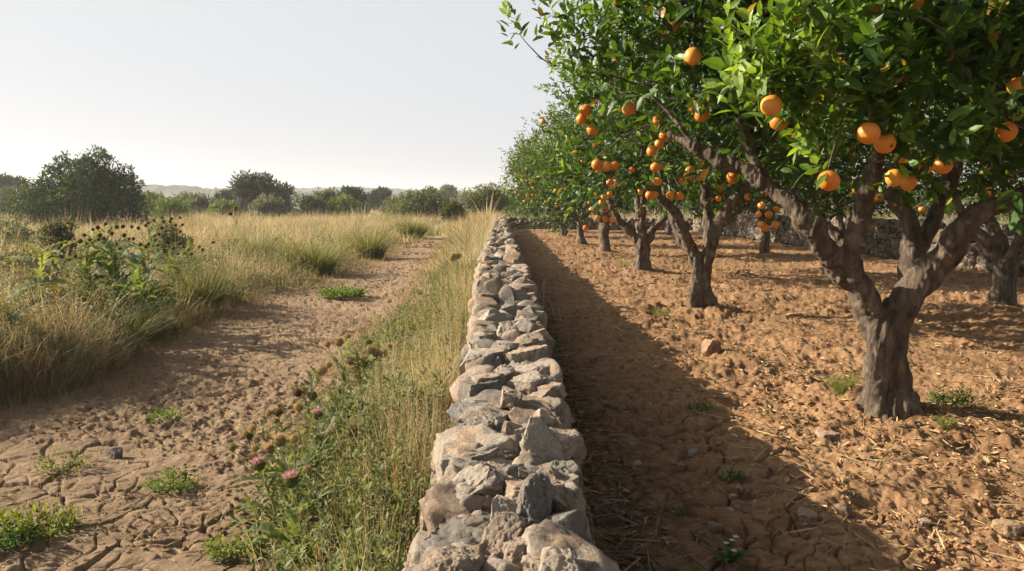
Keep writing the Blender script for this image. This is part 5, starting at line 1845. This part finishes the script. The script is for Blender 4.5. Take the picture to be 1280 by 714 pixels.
thistle('half withered thistle with drooping dark leaves behind the fresh grass clump', on_ground(75, 455)[:2], hd([(66, 346), (60, 365)], 6.9, .05, 'tan', gt), 908, TALL, (.22, .15, .08), (.14, .11, .05), 9, .45)
thistle('thistle with broad shadowy leaves at the left edge of the path corner', on_ground(12, 478)[:2], hd([(8, 390), (20, 398)], 6.1, .045, 'tan', gt), 909, TALL, leaf_c=(.10, .14, .05), nleaf=10, lsize=.5)
thistle('lone far thistle with two dark heads by the mid meadow tussock', on_ground(296, 335)[:2], hd([(299, 262), (290, 265)], 15, .09, 'brown', gt), 910, TALL, nleaf=6, lsize=.4)

# the flowering thistles in the near verge
NEARG = 'flowering thistles on the near verge'


def hn(lst, g):
    out = []
    for a, b_, wpx, kind, Y in lst:
        out.append((at(a, b_, Y), wpx * Y / F_PX * .92, kind))
    return out


thistle('nearest flowering thistle with one large pink purple bloom on a straight stem', on_ground(372, 716)[:2], hn([(364, 601, 19, 'purple', 2.75), (405, 617, 9, 'purple', 2.85), (377, 640, 12, 'tan', 2.8), (376, 650, 8, 'bud', 2.85)], gt), 921, NEARG, leaf_c=(.14, .19, .07), nleaf=16, lsize=.28, stem_leaf=.09, stem_r=.0042)
thistle('thistle with a small purple bloom leaning out over the path', on_ground(352, 672)[:2], hn([(324, 581, 16, 'purple', 3.0), (290, 560, 9, 'bud', 3.1), (317, 571, 12, 'tan', 3.1), (319, 560, 10, 'tan', 3.1), (307, 542, 9, 'tan', 3.2), (312, 546, 8, 'brown', 3.2), (383, 587, 9, 'tan', 3.1)], gt), 922, NEARG, leaf_c=(.14, .18, .07), nleaf=14, lsize=.26, stem_leaf=.08, stem_r=.004)
thistle('thistle with two rosy brown heads and faded buds around them', on_ground(372, 640)[:2], hn([(350, 551, 15, 'pink', 3.3), (337, 561, 12, 'pink', 3.3), (368, 549, 11, 'tan', 3.35), (336, 516, 9, 'tan', 3.5), (348, 516, 11, 'brown', 3.5), (346, 527, 7, 'bud', 3.5), (315, 536, 10, 'tan', 3.4), (412, 540, 10, 'tan', 3.5)], gt), 923, NEARG, leaf_c=(.13, .17, .06), nleaf=14, lsize=.28, stem_leaf=.08, stem_r=.004)
thistle('thistle with a violet bud among a cluster of dry brown heads', on_ground(405, 605)[:2], hn([(397, 519, 13, 'purple', 3.7), (373, 509, 12, 'tan', 3.8), (372, 491, 11, 'brown', 3.8), (380, 488, 10, 'tan', 3.85), (391, 495, 12, 'bud', 3.85), (402, 463, 14, 'tan', 3.9), (411, 456, 9, 'tan', 4.0), (382, 540, 8, 'tan', 3.7), (442, 542, 13, 'tan', 3.8)], gt), 924, NEARG, leaf_c=(.14, .17, .08), nleaf=14, lsize=.3, stem_leaf=.09, stem_r=.004)
thistle('tall pale stemmed thistle with grouped tan heads nearest the wall', on_ground(450, 560)[:2], hn([(424, 428, 11, 'pink', 4.4), (409, 430, 9, 'tan', 4.5), (437, 451, 10, 'tan', 4.4), (446, 461, 9, 'tan', 4.4), (454, 449, 11, 'tan', 4.5), (463, 437, 11, 'tan', 4.5), (470, 441, 10, 'tan', 4.5), (478, 441, 11, 'tan', 4.5), (460, 428, 9, 'bud', 4.6), (435, 420, 8, 'tan', 4.5), (486, 433, 8, 'tan', 4.6)], gt), 925, NEARG, (.30, .30, .18), (.15, .18, .08), 9, .3, .10, stem_r=.0048)
thistle('far verge thistle with one big faded head and pale stalk near the wall', on_ground(570, 352)[:2], hn([(567, 322, 10, 'pink', 13.2), (573, 320, 7, 'tan', 13.2)], gt), 926, NEARG, nleaf=6, lsize=.4, stem_r=.01)
for o in HEADS.values():
    bpy.data.objects.remove(o)


# ------------------------------------------------------------------ weeds
def weed(label, px_, py_, wpx, hpx, c, seed, form='leafy', flowers=None, n=None):
    g = np.random.default_rng(seed)
    p = on_ground(px_, py_)
    Y = p[1]; r = wpx * Y / F_PX / 2; Hh = hpx * Y / F_PX
    b = np.array((p[0], p[1], tz(p[0], p[1])))
    geo = Geo()
    if form == 'leafy':
        n = n or 90
        a = g.uniform(0, 6.3, n); q = np.sqrt(g.random(n)) * r
        P = np.stack([b[0] + q * np.cos(a), b[1] + q * np.sin(a) * .8, b[2] + np.zeros(n)], 1)
        P[:, 2] = terrain(P[:, 0], P[:, 1]) + g.random(n) * Hh * .75 * (1 - .6 * q / r)
        D = norm(np.stack([np.cos(a) * .7, np.sin(a) * .7, np.full(n, .8)], 1) + g.normal(0, .3, (n, 3)))
        shoots(geo, P, D, min(max(.028, r * .22), .06), 5, g, np.clip(g.normal(.5, .2, n), 0, 1), True, 1.1, (np.array(c) * .55, np.array(c), np.array(c) * 1.7))
    elif form == 'feather':
        n = n or 220
        a = g.uniform(0, 6.3, n); q = np.sqrt(g.random(n)) * r * .5
        P = np.stack([b[0] + q * np.cos(a), b[1] + q * np.sin(a), np.zeros(n)], 1); P[:, 2] = terrain(P[:, 0], P[:, 1])
        out = np.stack([np.cos(a), np.sin(a)], 1)
        stalks(geo, P, Hh * g.uniform(.5, 1.15, n), np.full(n, .0025), out, (.2 + 1.1 * q / r) * g.uniform(.6, 1.3, n), np.array(c) * g.uniform(.7, 1.4, (n, 1)), np.array(c) * g.uniform(.8, 1.7, (n, 1)), g, 7, .010, .6, .8)
    elif form == 'rosette':
        for q in range(n or 9):
            L = r * g.uniform(.8, 1.25)
            v, f = lobed_leaf(L, L * .42, 5, g.uniform(.3, .8))
            geo.add(v @ rot_xyz(g.uniform(-.2, .2), -g.uniform(.15, .8), q * 2.4).T + b + np.array((0, 0, .008)), np.concatenate([np.array(x) for x in f]), np.array([len(x) for x in f]), np.array(c) * g.uniform(.7, 1.4))
    if flowers:
        fc, fn = flowers
        for q in range(fn):
            top = b + np.array((*g.normal(0, r * .5, 2), Hh * g.uniform(.8, 1.2)))
            v, l, s = tube(spline([b, (b + top) / 2 + (0, 0, .02), top], 4), [.002] * 9, 4)
            geo.add(v, l, s, np.array(c))
            a = np.arange(6) * 1.05
            D = np.stack([np.cos(a), np.sin(a), np.full(6, .35)], 1)
            geo.add(*tile(LEAF2_V, LEAF2_F, frames(norm(D), np.tile((0, 0, 1.0), (6, 1))), np.tile(top, (6, 1)), np.full(6, .017), np.tile(fc, (6, 1))))
    tag(geo.build('weed', M_WEED, None, False, b), label, 'weed', 'weeds on the bare soil')


G1 = (.10, .17, .03); G2 = (.06, .12, .03); G3 = (.17, .20, .06)
weed('dense low mat of bright green weed in the middle of the path', 428, 371, 54, 13, (.11, .18, .035), 951, 'leafy', n=220)
weed('small upright green weed on the sunlit clods of the path', 207, 528, 32, 16, G1, 952, n=50)
weed('green weed sprouting from cracks near the bottom of the path', 218, 612, 52, 22, G1, 953, n=80)
weed('spindly weed with one tall bent stalk at the left of the path', 78, 592, 50, 30, G3, 954, n=60)
weed('large yellowing weed at the bottom left corner', 36, 664, 100, 36, (.15, .18, .04), 955, n=170)
weed('shaded dark leafy weed below the yellowing one', 8, 684, 60, 26, G2, 956, n=90)
weed('round leaved weed in the shade right of the wall', 876, 520, 22, 14, G2, 957, n=34)
weed('lower round leaved weed in the same shade, nearer the viewer', 912, 598, 22, 12, G2, 958, n=30)
weed('white flowered weed at the bottom of the shaded clay', 912, 702, 60, 34, (.085, .14, .04), 959, 'rosette', flowers=((.75, .72, .5), 4), n=14)
weed('feathery grey green weed left of the biggest trunk', 1052, 508, 40, 26, G3, 960, 'feather')
weed('dark green weed right of the biggest trunk', 1188, 518, 44, 34, (.07, .15, .035), 961, 'leafy', n=110)
weed('thin pale weed sprig at the right of the biggest trunk, below the dark one', 1180, 546, 18, 20, G3, 962, 'feather', n=60)
weed('pale tuft of weed by the third trunk', 780, 338, 30, 16, G3, 963, 'feather', n=150)
weed('green tuft at the foot of the wall before the dry stalks', 686, 432, 26, 24, G2, 964, 'leafy', n=60)
weed('tuft of weed left of the second trunk', 826, 392, 34, 10, G3, 965, 'feather', n=120)
weed('glossy broad leaved weed against the near left face of the wall', 512, 704, 34, 44, (.07, .15, .05), 966, 'rosette', n=9)
weed('small seedling on the clay between cracks, right of the wall', 854, 643, 12, 8, G1, 967, n=8)
weed('leafy weed at the foot of the near verge, by the path', 292, 690, 60, 26, (.14, .18, .05), 968, n=120)

# bundle of bleached dead stalks leaning from the wall foot
def dead(label, px_, py_, hpx, n, seed, spread):
    g = np.random.default_rng(seed)
    p = on_ground(px_, py_)
    b = np.array((p[0], p[1], tz(p[0], p[1])))
    geo = Geo()
    for k in range(n):
        Hh = hpx * p[1] / F_PX * g.uniform(.6, 1.1)
        d = np.array((g.normal(.15, spread), g.normal(0, spread), 1.0))
        st = b + np.array((*g.normal(0, .05, 2), -.01))
        v, l, s = tube(spline([st, st + d * Hh * .5 + (0, 0, .01), st + d * Hh + np.array((*g.normal(0, .03, 2), 0))], 4), np.linspace(.007, .003, 9), 5)
        geo.add(v, l, s, STRAW2 * g.uniform(.6, 1.0))
    tag(geo.build('dead_stalks', M_STEM, None, True, b), label, 'dry stalks', 'dead stalks by the wall')


dead('bleached upright dead stalks leaning from the right foot of the wall', 676, 392, 44, 8, 971, .2)
dead('shorter dead stalks bent outward below the upright ones', 690, 404, 30, 6, 972, .5)
